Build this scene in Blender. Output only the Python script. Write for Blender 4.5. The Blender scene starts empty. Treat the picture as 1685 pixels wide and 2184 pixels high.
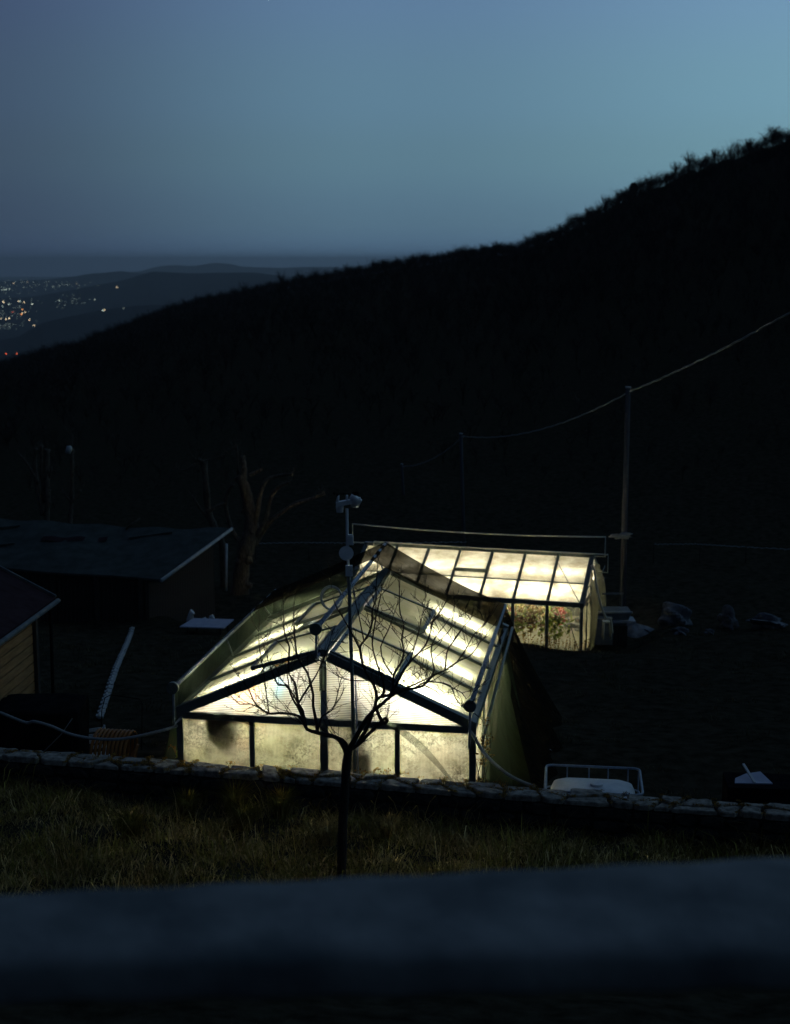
import bpy, math, random
import numpy as np
from mathutils import Vector, Matrix
from mathutils.bvhtree import BVHTree
random.seed(7); rng = np.random.default_rng(7)
R = math.radians
scene = bpy.context.scene
COL = scene.collection

# ------------------------------------------------------------------ camera
FPX, CX, CY, TH, ZC = 3034.0, 842.5, 1092.0, math.atan(532/3034.0), 8.2
cam = bpy.data.cameras.new('camera'); camo = bpy.data.objects.new('camera', cam); COL.objects.link(camo)
scene.camera = camo
cam.sensor_fit = 'VERTICAL'; cam.sensor_height = 36; cam.sensor_width = 27.8; cam.lens = 50.0
camo.location = (0, 0, ZC); camo.rotation_euler = (R(90) - TH, 0, 0)
cam.clip_start = 0.1; cam.clip_end = 80000
cam.dof.use_dof = True; cam.dof.focus_distance = 19.5; cam.dof.aperture_fstop = 1.7

# ------------------------------------------------------------------ sky
world = bpy.data.worlds.new('World'); scene.world = world; world.use_nodes = True
nt = world.node_tree; nt.nodes.clear()
def N(nt, t, **k):
    n = nt.nodes.new(t)
    for a, b in k.items(): setattr(n, a, b)
    return n
tc = N(nt, 'ShaderNodeTexCoord'); sx = N(nt, 'ShaderNodeSeparateXYZ'); nt.links.new(tc.outputs['Generated'], sx.inputs[0])
def ramp(nt, src, lo, hi, stops, interp='B_SPLINE'):
    m = N(nt, 'ShaderNodeMapRange'); m.inputs['From Min'].default_value = lo; m.inputs['From Max'].default_value = hi
    nt.links.new(src, m.inputs['Value'])
    r = N(nt, 'ShaderNodeValToRGB'); r.color_ramp.interpolation = interp
    e = r.color_ramp.elements
    while len(e) < len(stops): e.new(0.5)
    for el, (p, c) in zip(e, stops):
        el.position = (p - lo)/(hi - lo); el.color = (*c, 1)
    nt.links.new(m.outputs[0], r.inputs[0]); return r.outputs[0]
# west (afterglow) is to the right of the view, the night side to the left
cx_ = ramp(nt, sx.outputs[0], -1, 1, [(-1, (.018, .028, .060)), (-.30, (.052, .082, .160)), (0, (.114, .208, .345)),
                                      (.30, (.170, .315, .480)), (1, (.22, .40, .52))], 'EASE')
cz_ = ramp(nt, sx.outputs[2], -.1, 1, [(-.1, (.9, .9, .9)), (0.0, (.86, .88, .86)), (.03, (.89, .91, .78)), (.07, (.99, 1.04, .84)), (.11, (1.03, 1.09, .93)),
                                       (.19, (1.0, 1.0, 1.0)), (.45, (.60, .60, .64)), (1, (.34, .33, .37))], 'EASE')
# the sky behind the camera is already night
cyy = ramp(nt, sx.outputs[1], -1, 1, [(-1, (.15, .16, .19)), (0, (.46, .47, .50)), (.8, (1, 1, 1)), (1, (1, 1, 1))], 'EASE')
mx = N(nt, 'ShaderNodeMix', data_type='RGBA', blend_type='MULTIPLY'); mx.inputs['Factor'].default_value = 1
nt.links.new(cx_, mx.inputs['A']); nt.links.new(cz_, mx.inputs['B'])
mx2 = N(nt, 'ShaderNodeMix', data_type='RGBA', blend_type='MULTIPLY'); mx2.inputs['Factor'].default_value = 1
nt.links.new(mx.outputs['Result'], mx2.inputs['A']); nt.links.new(cyy, mx2.inputs['B'])
bg = N(nt, 'ShaderNodeBackground'); nt.links.new(mx2.outputs['Result'], bg.inputs[0]); bg.inputs[1].default_value = 1.0
nt.links.new(bg.outputs[0], N(nt, 'ShaderNodeOutputWorld').inputs[0])
# last glow of the set sun, from the right, very weak and soft
sun = bpy.data.lights.new('sun', 'SUN'); suno = bpy.data.objects.new('sun', sun); COL.objects.link(suno)
sun.energy = 0.004; sun.angle = R(40); sun.color = (.75, .88, 1.0); suno.rotation_euler = (R(35), R(62), 0)

vs = scene.view_settings; vs.view_transform = 'Standard'; vs.look = 'None'; vs.exposure = 0; vs.gamma = 1
scene.render.engine = 'CYCLES'
cy = scene.cycles; cy.use_denoising = True; cy.max_bounces = 10; cy.diffuse_bounces = 4; cy.glossy_bounces = 3
cy.transmission_bounces = 7; cy.transparent_max_bounces = 24; cy.volume_bounces = 1
cy.sample_clamp_indirect = 30; cy.caustics_reflective = False; cy.caustics_refractive = True

# ------------------------------------------------------------------ pixel rays (photo measured at 1685 x 2184)
def ray(x, y):
    u = (x - CX)/FPX; v = (CY - y)/FPX
    return Vector((u, math.cos(TH) + v*math.sin(TH), -math.sin(TH) + v*math.cos(TH)))
def atz(x, y, z):
    r = ray(x, y); return Vector((0, 0, ZC)) + r*((z - ZC)/r.z)
def aty(x, y, Y):
    r = ray(x, y); return Vector((0, 0, ZC)) + r*(Y/r.y)

# ------------------------------------------------------------------ materials
def mat(name): 
    m = bpy.data.materials.new(name); m.use_nodes = True; m.node_tree.nodes.clear(); return m
def out(m, sh, disp=None):
    o = N(m.node_tree, 'ShaderNodeOutputMaterial'); m.node_tree.links.new(sh, o.inputs[0])
def noise_col(nt, c1, c2, scale=5, detail=6, lo=.35, hi=.65, coord='Object', stretch=(1, 1, 1), isl=0.0, rough=.6):
    tc = N(nt, 'ShaderNodeTexCoord'); mp = N(nt, 'ShaderNodeMapping'); mp.inputs['Scale'].default_value = stretch
    nt.links.new(tc.outputs[coord], mp.inputs[0])
    nz = N(nt, 'ShaderNodeTexNoise'); nz.inputs['Scale'].default_value = scale; nz.inputs['Detail'].default_value = detail
    nz.inputs['Roughness'].default_value = rough
    nt.links.new(mp.outputs[0], nz.inputs[0])
    r = N(nt, 'ShaderNodeValToRGB'); r.color_ramp.elements[0].position = lo; r.color_ramp.elements[1].position = hi
    r.color_ramp.elements[0].color = (*c1, 1); r.color_ramp.elements[1].color = (*c2, 1)
    nt.links.new(nz.outputs[0], r.inputs[0]); colr = r.outputs[0]
    if isl:
        g = N(nt, 'ShaderNodeNewGeometry'); mr = N(nt, 'ShaderNodeMapRange')
        mr.inputs['To Min'].default_value = 1 - isl; mr.inputs['To Max'].default_value = 1 + isl
        nt.links.new(g.outputs['Random Per Island'], mr.inputs[0])
        vm = N(nt, 'ShaderNodeVectorMath', operation='SCALE'); nt.links.new(colr, vm.inputs[0]); nt.links.new(mr.outputs[0], vm.inputs['Scale'])
        colr = vm.outputs[0]
    return colr, nz
def surf(name, c1, c2=None, scale=5, rough=.8, metal=0, bump=0, bscale=None, isl=0, stretch=(1, 1, 1), lo=.35, hi=.65, spec=.3):
    m = mat(name); nt = m.node_tree; c2 = c2 or tuple(v*1.4 for v in c1)
    colr, nz = noise_col(nt, c1, c2, scale, isl=isl, stretch=stretch, lo=lo, hi=hi)
    p = N(nt, 'ShaderNodeBsdfPrincipled'); nt.links.new(colr, p.inputs['Base Color'])
    p.inputs['Roughness'].default_value = rough; p.inputs['Metallic'].default_value = metal
    p.inputs['Specular IOR Level'].default_value = spec
    if bump:
        b = N(nt, 'ShaderNodeBump'); b.inputs['Strength'].default_value = bump; b.inputs['Distance'].default_value = .02
        if bscale:
            n2 = N(nt, 'ShaderNodeTexNoise'); n2.inputs['Scale'].default_value = bscale; n2.inputs['Detail'].default_value = 8
            t2 = N(nt, 'ShaderNodeTexCoord'); nt.links.new(t2.outputs['Object'], n2.inputs[0]); nt.links.new(n2.outputs[0], b.inputs['Height'])
        else: nt.links.new(nz.outputs[0], b.inputs['Height'])
        nt.links.new(b.outputs[0], p.inputs['Normal'])
    out(m, p.outputs[0]); return m
def poly(name, tint, dirt, dirt_amt, refr, rough=.35, ribs=None, grime=0, nscale=3, stretch=(1, 1, 1), lo=.42, hi=.62, alb=.93):
    """twin-wall polycarbonate: diffusing sheet that also lets a blurred view through"""
    m = mat(name); nt = m.node_tree
    colr, nz = noise_col(nt, tuple(t*alb for t in tint), tuple(d*alb for d in dirt), nscale, 9, lo=lo, hi=hi, stretch=stretch, rough=.68)
    cl = colr
    if dirt_amt < 1:
        mm = N(nt, 'ShaderNodeMix', data_type='RGBA'); mm.inputs['Factor'].default_value = dirt_amt
        mm.inputs['A'].default_value = (*[t*alb for t in tint], 1); nt.links.new(colr, mm.inputs['B']); cl = mm.outputs['Result']
    if grime:   # algae threads caught in the sheet
        gt = N(nt, 'ShaderNodeTexCoord'); gm = N(nt, 'ShaderNodeTexNoise'); gm.inputs['Scale'].default_value = 16; gm.inputs['Detail'].default_value = 12; gm.inputs['Roughness'].default_value = .75
        gm.inputs['Distortion'].default_value = 1.2; nt.links.new(gt.outputs['Object'], gm.inputs[0])
        g2_ = N(nt, 'ShaderNodeTexNoise'); g2_.inputs['Scale'].default_value = 1.7; g2_.inputs['Detail'].default_value = 3; nt.links.new(gt.outputs['Object'], g2_.inputs[0])
        a1 = N(nt, 'ShaderNodeMapRange'); a1.inputs['From Min'].default_value = .40; a1.inputs['From Max'].default_value = .58; a1.inputs['To Min'].default_value = 1 - grime; a1.inputs['To Max'].default_value = 1.15
        nt.links.new(gm.outputs[0], a1.inputs[0])
        a2 = N(nt, 'ShaderNodeMapRange'); a2.inputs['From Min'].default_value = .42; a2.inputs['From Max'].default_value = .6; nt.links.new(g2_.outputs[0], a2.inputs[0])
        a3 = N(nt, 'ShaderNodeMix'); nt.links.new(a2.outputs[0], a3.inputs[0]); a3.inputs[2].default_value = 1.0; nt.links.new(a1.outputs[0], a3.inputs[3])
        vg = N(nt, 'ShaderNodeVectorMath', operation='SCALE'); nt.links.new(cl, vg.inputs[0]); nt.links.new(a3.outputs[0], vg.inputs['Scale']); cl = vg.outputs[0]
    if ribs is not None:
        t = N(nt, 'ShaderNodeTexCoord'); w = N(nt, 'ShaderNodeTexWave'); w.bands_direction = ribs[0]
        w.inputs['Scale'].default_value = ribs[1]; w.inputs['Distortion'].default_value = .6; w.inputs['Detail'].default_value = 1
        w.inputs['Detail Scale'].default_value = .3
        nt.links.new(t.outputs['Object'], w.inputs[0])
        mr = N(nt, 'ShaderNodeMapRange'); mr.inputs['To Min'].default_value = ribs[2]; mr.inputs['To Max'].default_value = 1
        nt.links.new(w.outputs['Fac'], mr.inputs[0])
        vm = N(nt, 'ShaderNodeVectorMath', operation='SCALE'); nt.links.new(cl, vm.inputs[0]); nt.links.new(mr.outputs[0], vm.inputs['Scale'])
        cl = vm.outputs[0]
    tr = N(nt, 'ShaderNodeBsdfTranslucent'); nt.links.new(cl, tr.inputs[0])
    rf = N(nt, 'ShaderNodeBsdfRefraction'); rf.inputs['Roughness'].default_value = rough; rf.inputs['IOR'].default_value = 1.3
    nt.links.new(cl, rf.inputs[0])
    mi = N(nt, 'ShaderNodeMixShader'); mi.inputs[0].default_value = refr; nt.links.new(tr.outputs[0], mi.inputs[1]); nt.links.new(rf.outputs[0], mi.inputs[2])
    df = N(nt, 'ShaderNodeBsdfDiffuse'); nt.links.new(cl, df.inputs[0])
    m2 = N(nt, 'ShaderNodeMixShader'); m2.inputs[0].default_value = .10; nt.links.new(mi.outputs[0], m2.inputs[1]); nt.links.new(df.outputs[0], m2.inputs[2])
    gl = N(nt, 'ShaderNodeBsdfGlossy'); gl.inputs['Roughness'].default_value = .25; gl.inputs[0].default_value = (.8, .8, .8, 1)
    m3 = N(nt, 'ShaderNodeMixShader'); m3.inputs[0].default_value = .03; nt.links.new(m2.outputs[0], m3.inputs[1]); nt.links.new(gl.outputs[0], m3.inputs[2])
    out(m, m3.outputs[0]); return m
def net_mat(name, c, holes, trans, stretch=(1, 1, 1), nscale=4, lo=.3, hi=.7):
    m = mat(name); nt = m.node_tree
    colr, nz = noise_col(nt, tuple(x*.6 for x in c), c, nscale, 6, stretch=stretch)
    tl = N(nt, 'ShaderNodeBsdfTranslucent'); nt.links.new(colr, tl.inputs[0])
    df = N(nt, 'ShaderNodeBsdfDiffuse'); nt.links.new(colr, df.inputs[0])
    mi = N(nt, 'ShaderNodeMixShader'); mi.inputs[0].default_value = trans; nt.links.new(df.outputs[0], mi.inputs[1]); nt.links.new(tl.outputs[0], mi.inputs[2])
    tp = N(nt, 'ShaderNodeBsdfTransparent')
    mr = N(nt, 'ShaderNodeMapRange'); mr.inputs['From Min'].default_value = lo; mr.inputs['From Max'].default_value = hi
    mr.inputs['To Min'].default_value = holes[0]; mr.inputs['To Max'].default_value = holes[1]
    nt.links.new(nz.outputs[0], mr.inputs[0])
    m2 = N(nt, 'ShaderNodeMixShader'); nt.links.new(mr.outputs[0], m2.inputs[0]); nt.links.new(mi.outputs[0], m2.inputs[1]); nt.links.new(tp.outputs[0], m2.inputs[2])
    out(m, m2.outputs[0]); return m
def emit(name, c, s):
    m = mat(name); e = N(m.node_tree, 'ShaderNodeEmission'); e.inputs[0].default_value = (*c, 1); e.inputs[1].default_value = s
    out(m, e.outputs[0]); return m

def blade(name, c1, c2, scale, isl):
    """thin leaf: reflects and lets light through"""
    m = mat(name); nt = m.node_tree; colr, nz = noise_col(nt, c1, c2, scale, isl=isl)
    d = N(nt, 'ShaderNodeBsdfDiffuse'); t = N(nt, 'ShaderNodeBsdfTranslucent'); nt.links.new(colr, d.inputs[0])
    g = N(nt, 'ShaderNodeVectorMath', operation='SCALE'); g.inputs['Scale'].default_value = 1.5; nt.links.new(colr, g.inputs[0]); nt.links.new(g.outputs[0], t.inputs[0])
    mi = N(nt, 'ShaderNodeMixShader'); mi.inputs[0].default_value = .72; nt.links.new(d.outputs[0], mi.inputs[1]); nt.links.new(t.outputs[0], mi.inputs[2])
    out(m, mi.outputs[0]); return m
M = {}
M['frame'] = surf('painted_aluminium', (.085, .11, .10), (.14, .17, .155), 12, rough=.45, bump=.1, spec=.5)
M['frame_pale'] = surf('bare_aluminium', (.30, .33, .34), (.42, .44, .44), 9, rough=.4, bump=.1, spec=.5)
M['rod'] = surf('galvanised_pipe', (.20, .25, .33), (.32, .38, .46), 14, rough=.5, spec=.5)
M['dull_grey'] = surf('dull_grey_plastic', (.13, .15, .16), (.22, .24, .25), 6, rough=.8, spec=.1)
M['white'] = surf('white_plastic', (.62, .64, .66), (.78, .79, .8), 6, rough=.5)
M['grey_plastic'] = surf('grey_plastic', (.30, .33, .37), (.40, .43, .47), 6, rough=.6)
M['black_film'] = surf('black_film', (.010, .010, .011), (.018, .018, .02), 8, rough=.7, bump=.6, bscale=6, spec=.0)
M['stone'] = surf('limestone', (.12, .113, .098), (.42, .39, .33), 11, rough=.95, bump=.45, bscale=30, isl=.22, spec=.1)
M['stone_face'] = surf('shaded_stone', (.03, .03, .03), (.07, .068, .06), 11, rough=.95, bump=.9, bscale=30, isl=.3, spec=0)  # darker copy of the limestone; the wall face's shade is in its colour
M['stone_dark'] = surf('mortar', (.02, .02, .02), (.05, .048, .045), 14, rough=1, bump=.8)
M['moss'] = surf('moss', (.16, .085, .015), (.42, .25, .05), 22, rough=1, isl=.5)
M['bark'] = surf('bark', (.018, .015, .013), (.045, .038, .032), 20, rough=.95, bump=.8, bscale=40, stretch=(3, 3, .6))
M['bark_pale'] = surf('pollard_bark', (.055, .045, .035), (.18, .145, .11), 9, rough=.95, bump=.9, bscale=14, stretch=(2, 2, .5))
M['plank'] = surf('larch_plank', (.27, .155, .065), (.44, .26, .115), 3, rough=.8, isl=.25, stretch=(6, .5, 6))
M['shed_board'] = surf('weathered_board', (.022, .02, .018), (.06, .053, .047), 3, rough=.9, bump=.4, isl=.35, stretch=(8, 8, .7))
M['felt'] = surf('roofing_felt', (.05, .062, .058), (.085, .10, .095), 2.5, rough=1, bump=.4, bscale=25, spec=.05)
M['felt2'] = surf('red_felt', (.03, .018, .022), (.05, .032, .038), 4, rough=1, bump=.4, bscale=25, spec=.05)
M['gutter'] = surf('zinc_gutter', (.40, .45, .47), (.55, .60, .62), 5, rough=.5, spec=.5)
M['trim'] = surf('dark_trim', (.08, .10, .11), (.15, .17, .18), 5, rough=.7, spec=.2)
M['cable'] = surf('overhead_cable', (.30, .33, .32), (.40, .43, .42), 3, rough=.7)
M['pole'] = surf('pole_wood', (.055, .065, .08), (.10, .11, .13), 3, rough=.9, stretch=(6, 6, .4))
M['wire'] = surf('cable_sheath', (.10, .13, .13), (.14, .17, .17), 3, rough=.6)
M['hose'] = surf('ribbed_hose', (.22, .24, .25), (.34, .36, .36), 8, rough=.6)
M['coil'] = surf('corrugated_drain_pipe', (.32, .12, .03), (.42, .18, .05), 5, rough=.6)
M['rock'] = surf('rock', (.09, .10, .115), (.26, .28, .31), 3, rough=.95, bump=1, bscale=7)
M['pale_sheet'] = surf('pale_board', (.42, .45, .58), (.52, .54, .66), 4, rough=.7)
M['parapet'] = surf('parapet_render', (.11, .125, .13), (.26, .27, .27), 3.2, rough=.9, bump=.3, bscale=30)
M['cream'] = surf('cream_plastic', (.62, .60, .48), (.74, .71, .58), 8, rough=.5)
M['leaf'] = blade('leaves', (.12, .18, .03), (.36, .42, .10), 7, .5)
M['leaf_dry'] = blade('dry_leaves', (.12, .07, .025), (.26, .17, .06), 7, .5)
M['flower_red'] = blade('red_flowers', (.45, .06, .05), (.62, .16, .12), 7, .4)
M['flower_yellow'] = blade('yellow_flowers', (.55, .36, .05), (.7, .5, .1), 7, .4)
M['terracotta'] = surf('terracotta', (.28, .11, .05), (.4, .18, .09), 7, rough=.9)
M['dark_cloth'] = surf('dark_fabric', (.05, .03, .03), (.09, .05, .045), 7, rough=.95)
M['wood_far'] = surf('winter_wood', (.035, .030, .028), (.095, .080, .070), .05, rough=1, isl=.4, spec=0)
M['floor'] = surf('pale_gravel_floor', (.35, .33, .28), (.5, .48, .42), 9, rough=1)
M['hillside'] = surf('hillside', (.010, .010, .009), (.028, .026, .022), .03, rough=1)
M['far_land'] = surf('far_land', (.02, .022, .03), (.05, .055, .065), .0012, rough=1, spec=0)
M['tube'] = emit('glow_tube', (1.0, .95, .80), 125)
M['tube_gable'] = emit('lamp_tube_gable', (1.0, .97, .84), 110)
M['tube2'] = emit('lamp_and_fill_far', (1.0, .92, .70), 46)
# glazing: each kind of sheet has its own grime
M['roof_glaze'] = poly('roof_sheet', (.92, .93, .68), (.72, .74, .44), .9, .16, .4, ribs=('Y', 26, .86), nscale=1.6, stretch=(.5, 2, 1), alb=.37)
M['roof_glaze_clean'] = poly('roof_sheet_clean', (.95, .93, .80), (.60, .54, .38), .85, .25, .35, nscale=2.4, stretch=(2, 1, 1), lo=.40, hi=.60, ribs=('Y', 12, .80))
M['gable_glaze'] = poly('gable_sheet', (.97, .96, .86), (.80, .76, .50), .8, .55, .28, ribs=('Z', 12, .4), nscale=1.6, alb=.8)
M['side_glaze'] = poly('lower_sheet', (.95, .91, .64), (.13, .10, .03), .85, .55, .16, ribs=('X', 16, .62), nscale=3, lo=.46, hi=.74, grime=.6, alb=.93)
M['side_clear'] = poly('clear_sheet', (.94, .93, .74), (.55, .55, .34), .7, .86, .10, nscale=3, alb=.9)
M['net'] = net_mat('black_shade_net', (.055, .046, .026), (.0, .10), .4, stretch=(.6, 9, 9), nscale=2.0)
M['net_dense'] = net_mat('black_net_dense', (.028, .024, .016), (.0, .12), .4, stretch=(1, 6, 1))
M['green_net'] = net_mat('green_shade_cloth', (.15, .19, .15), (.34, .50), .7, nscale=2)
M['green_cloth'] = net_mat('green_cloth', (.075, .11, .075), (.04, .16), .75, stretch=(1, 5, .6), nscale=2)
M['blue'] = net_mat('blue_film', (.28, .70, .92), (.0, .0), .92)
M['orange_film'] = net_mat('orange_film', (.98, .55, .16), (.0, .0), .92)
M['curtain'] = net_mat('pale_curtain', (.26, .26, .20), (.05, .15), .6, stretch=(9, 9, .5), nscale=2)

# ------------------------------------------------------------------ mesh builder
class MB:
    def __init__(s): s.v = []; s.f = []; s.sm = []
    def add(s, vs, fs, smooth=False):
        b = len(s.v); s.v += [tuple(p) for p in vs]; s.f += [tuple(b + i for i in f) for f in fs]; s.sm += [smooth]*len(fs); return s
    def hexa(s, a):   # 8 corners: 4 bottom ccw, 4 top ccw
        return s.add(a, [(3, 2, 1, 0), (4, 5, 6, 7), (0, 1, 5, 4), (1, 2, 6, 5), (2, 3, 7, 6), (3, 0, 4, 7)])
    def box(s, x0, x1, y0, y1, z0, z1):
        return s.hexa([(x0, y0, z0), (x1, y0, z0), (x1, y1, z0), (x0, y1, z0), (x0, y0, z1), (x1, y0, z1), (x1, y1, z1), (x0, y1, z1)])
    def bar(s, p, q, w, h, up=(0, 0, 1)):   # box from p to q, w across, h along up, centred
        p = Vector(p); q = Vector(q); d = (q - p).normalized(); up = Vector(up)
        sd = d.cross(up).normalized(); u2 = sd.cross(d).normalized()
        a = sd*w/2; b = u2*h/2
        return s.hexa([p - a - b, p + a - b, q + a - b, q - a - b, p - a + b, p + a + b, q + a + b, q - a + b])
    def tube(s, pts, r, n=6, cap=True):
        pts = [Vector(p) for p in pts]; rs = r if hasattr(r, '__len__') else [r]*len(pts)
        b = len(s.v); prev = None
        for i, p in enumerate(pts):
            d = (pts[min(i+1, len(pts)-1)] - pts[max(i-1, 0)]).normalized()
            if d.length < .5: d = Vector((0, 0, 1))
            if prev is None: a = d.orthogonal().normalized()
            else:
                a = prev - d*prev.dot(d); a = a.normalized() if a.length > 1e-6 else d.orthogonal().normalized()
            prev = a; c = d.cross(a)
            for k in range(n):
                t = 2*math.pi*k/n; s.v.append(tuple(p + (a*math.cos(t) + c*math.sin(t))*rs[i]))
        for i in range(len(pts) - 1):
            for k in range(n):
                s.f.append((b+i*n+k, b+i*n+(k+1) % n, b+(i+1)*n+(k+1) % n, b+(i+1)*n+k)); s.sm.append(n > 4)
        if cap:
            s.f.append(tuple(b+k for k in reversed(range(n)))); s.sm.append(False)
            e = b + (len(pts)-1)*n; s.f.append(tuple(e+k for k in range(n))); s.sm.append(False)
        return s
    def disc(s, c, nrm, r, t, n=20):
        c = Vector(c); nrm = Vector(nrm).normalized()
        return s.tube([c - nrm*t/2, c + nrm*t/2], r, n)
    def grid(s, fn, nu, nv, smooth=True):
        b = len(s.v)
        for i in range(nu+1):
            for j in range(nv+1): s.v.append(tuple(fn(i/nu, j/nv)))
        for i in range(nu):
            for j in range(nv):
                a = b+i*(nv+1)+j; s.f.append((a, a+nv+1, a+nv+2, a+1)); s.sm.append(smooth)
        return s
    def blob(s, c, rx, ry, rz, seed=0, amp=.25, nu=14, nv=9, flat=False):
        rr = random.Random(seed); ph = [(rr.uniform(0, 6.3), rr.uniform(1, 3.4), rr.uniform(1, 3.4), rr.uniform(1, 3.4)) for _ in range(6)]
        def f(a, b_):
            th = a*2*math.pi; la = (b_ - .5)*math.pi
            d = Vector((math.cos(la)*math.cos(th), math.cos(la)*math.sin(th), math.sin(la)))
            k = 1 + amp*sum(math.sin(p + d.x*x*1.7 + d.y*y*1.9 + d.z*z*2.1) for p, x, y, z in ph)/3
            return (c[0] + d.x*rx*k, c[1] + d.y*ry*k, c[2] + d.z*rz*k)
        return s.grid(f, nu, nv, not flat)
    def mesh(s, name, m):
        me = bpy.data.meshes.new(name); me.from_pydata(s.v, [], s.f); me.polygons.foreach_set('use_smooth', s.sm)
        for x in (m if isinstance(m, (list, tuple)) else [m]): me.materials.append(M[x] if isinstance(x, str) else x)
        me.update(); return me
    def build(s, name, m, parent=None): return link(name, s.mesh(name, m), parent)
def link(name, me, parent=None):
    o = bpy.data.objects.new(name, me); COL.objects.link(o)
    if parent is not None: o.parent = parent
    return o
def thing(name, label, cat, loc=(0, 0, 0), rz=0, group=None):
    o = bpy.data.objects.new(name, None); COL.objects.link(o); o.empty_display_size = .2
    o.location = loc; o.rotation_euler = (0, 0, rz); return tag(o, label, cat, group)
def tag(o, label=None, cat=None, group=None, kind=None):
    if label: o['label'] = label
    if cat: o['category'] = cat
    if group: o['group'] = group
    if kind: o['kind'] = kind
    return o
def np_mesh(name, V, F, m, smooth=False):
    me = bpy.data.meshes.new(name); V = np.asarray(V, dtype=np.float32); F = np.asarray(F, dtype=np.int32); k = F.shape[1]
    me.vertices.add(len(V)); me.vertices.foreach_set('co', V.ravel())
    me.loops.add(F.size); me.loops.foreach_set('vertex_index', F.ravel())
    me.polygons.add(len(F)); me.polygons.foreach_set('loop_start', np.arange(0, F.size, k, dtype=np.int32))
    me.polygons.foreach_set('loop_total', np.full(len(F), k, dtype=np.int32))
    if smooth: me.polygons.foreach_set('use_smooth', np.ones(len(F), dtype=bool))
    me.materials.append(M[m] if isinstance(m, str) else m); me.update(calc_edges=True); me.validate(); return me

# ------------------------------------------------------------------ terrain
WX0, WY0, WS = -5.6, 19.0, -.209           # line of the back of the stone wall: y = WY0 + WS (x - WX0)
def wall_y(x): return WY0 + WS*(x - WX0)
G2 = aty(1241, 1291, 41.0)                  # near eave corner of the far greenhouse
YAW2 = R(15.8)
D2 = Vector((-math.cos(YAW2), math.sin(YAW2), 0)); X2 = Vector((math.sin(YAW2), math.cos(YAW2), 0))
G2Z = G2.z - 1.8
def sstep(a, b, x):
    t = np.clip((x - a)/(b - a), 0, 1); return t*t*(3 - 2*t)
prof_px = [(-80, 815), (0, 783), (90, 757), (180, 732), (280, 692), (350, 662), (430, 640), (520, 622), (600, 603), (700, 584), (780, 570),
           (850, 558), (920, 547), (1000, 534), (1100, 523), (1160, 500), (1230, 468), (1290, 432), (1350, 398), (1410, 375), (1480, 342),
           (1560, 315), (1685, 272), (1800, 240)]
prof = []
for px, py in prof_px:
    r = ray(px, py); prof.append((math.degrees(math.atan2(r.x, r.y)), math.degrees(math.atan2(r.z, math.hypot(r.x, r.y)))))
PA = np.array([-180, -70, -30] + [p[0] for p in prof] + [30, 70, 180]); PE = np.array([7, -5, -5] + [p[1] for p in prof] + [8, 9, 7.])
def ridge_r(az): return np.interp(az, [-180, -90, -18, -5, 3, 16, 60, 180], [300, 500, 620, 560, 470, 330, 300, 300])
def near_z(x, y):
    d = np.asarray(y, dtype=float); x = np.asarray(x, dtype=float)
    z = np.where(d < 23, 0.0, -(d - 23)*.147)
    z = np.where(d > 45, -3.23 - (d - 45)*.055, z)
    # terrace pit in which the far greenhouse stands
    s = -( (x - G2.x)*X2.x + (y - G2.y)*X2.y )      # metres in front of its near wall
    t = (x - G2.x)*D2.x + (y - G2.y)*D2.y
    lim = (G2.z - 1.12)
    k = sstep(-2.6, -1.2, t)*(1 - sstep(13.5, 17, t))
    crest = lim + .0*x
    z = z + (crest - z)*np.exp(-((s - 1.0)/2.2)**2)*k*1.0
    z = np.where(s < .7, z + (G2Z - z)*sstep(.7, .1, s)*k*(1 - sstep(6, 9, -s)), z)
    z = z + .05*np.sin(x*1.3 + d*.7) * sstep(22, 26, d) + .03*np.sin(x*3.1 - d*2.3)*sstep(22, 26, d)
    # bank on the camera side of the wall
    f = wall_y(x) - .38 - y
    bank = 1.12 + .14*np.maximum(f, 0) + .16*np.maximum(f - 4.8, 0) + .04*np.sin(x*2.1 + y*1.7) + .03*np.sin(x*4.7 - y*3.1)
    bank = np.where(f > 11.5, np.minimum(bank, 5.6), bank)
    bank = np.minimum(bank, 5.6)
    return np.where(f > -.19, bank, z)
def ground_z(x, y):
    x = np.asarray(x, dtype=float); y = np.asarray(y, dtype=float)
    r = np.hypot(x, y); az = np.degrees(np.arctan2(x, y)); el = np.interp(az, PA, PE); rr = ridge_r(az)
    zr = ZC + rr*np.tan(np.radians(el)) - 2.2
    zn = near_z(x, y); z0 = -4.2
    fwd = sstep(-20, 30, y)
    t = np.clip((r - 62)/(rr - 62), 0, 1)
    zh = z0 + (zr - z0)*(t**1.15)
    zh = np.where(r > rr, zr - (r - rr)*.45, zh)
    zb = 5.6 + np.clip(r - 12, 0, None)*.03
    zb = np.where(y < -5, zb, zn)
    z = zn + (zh - zn)*sstep(52, 74, r)
    z = np.where(y < -2, zb + (zh - zb)*sstep(50, 120, r), z)
    return np.maximum(z, -397)
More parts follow.
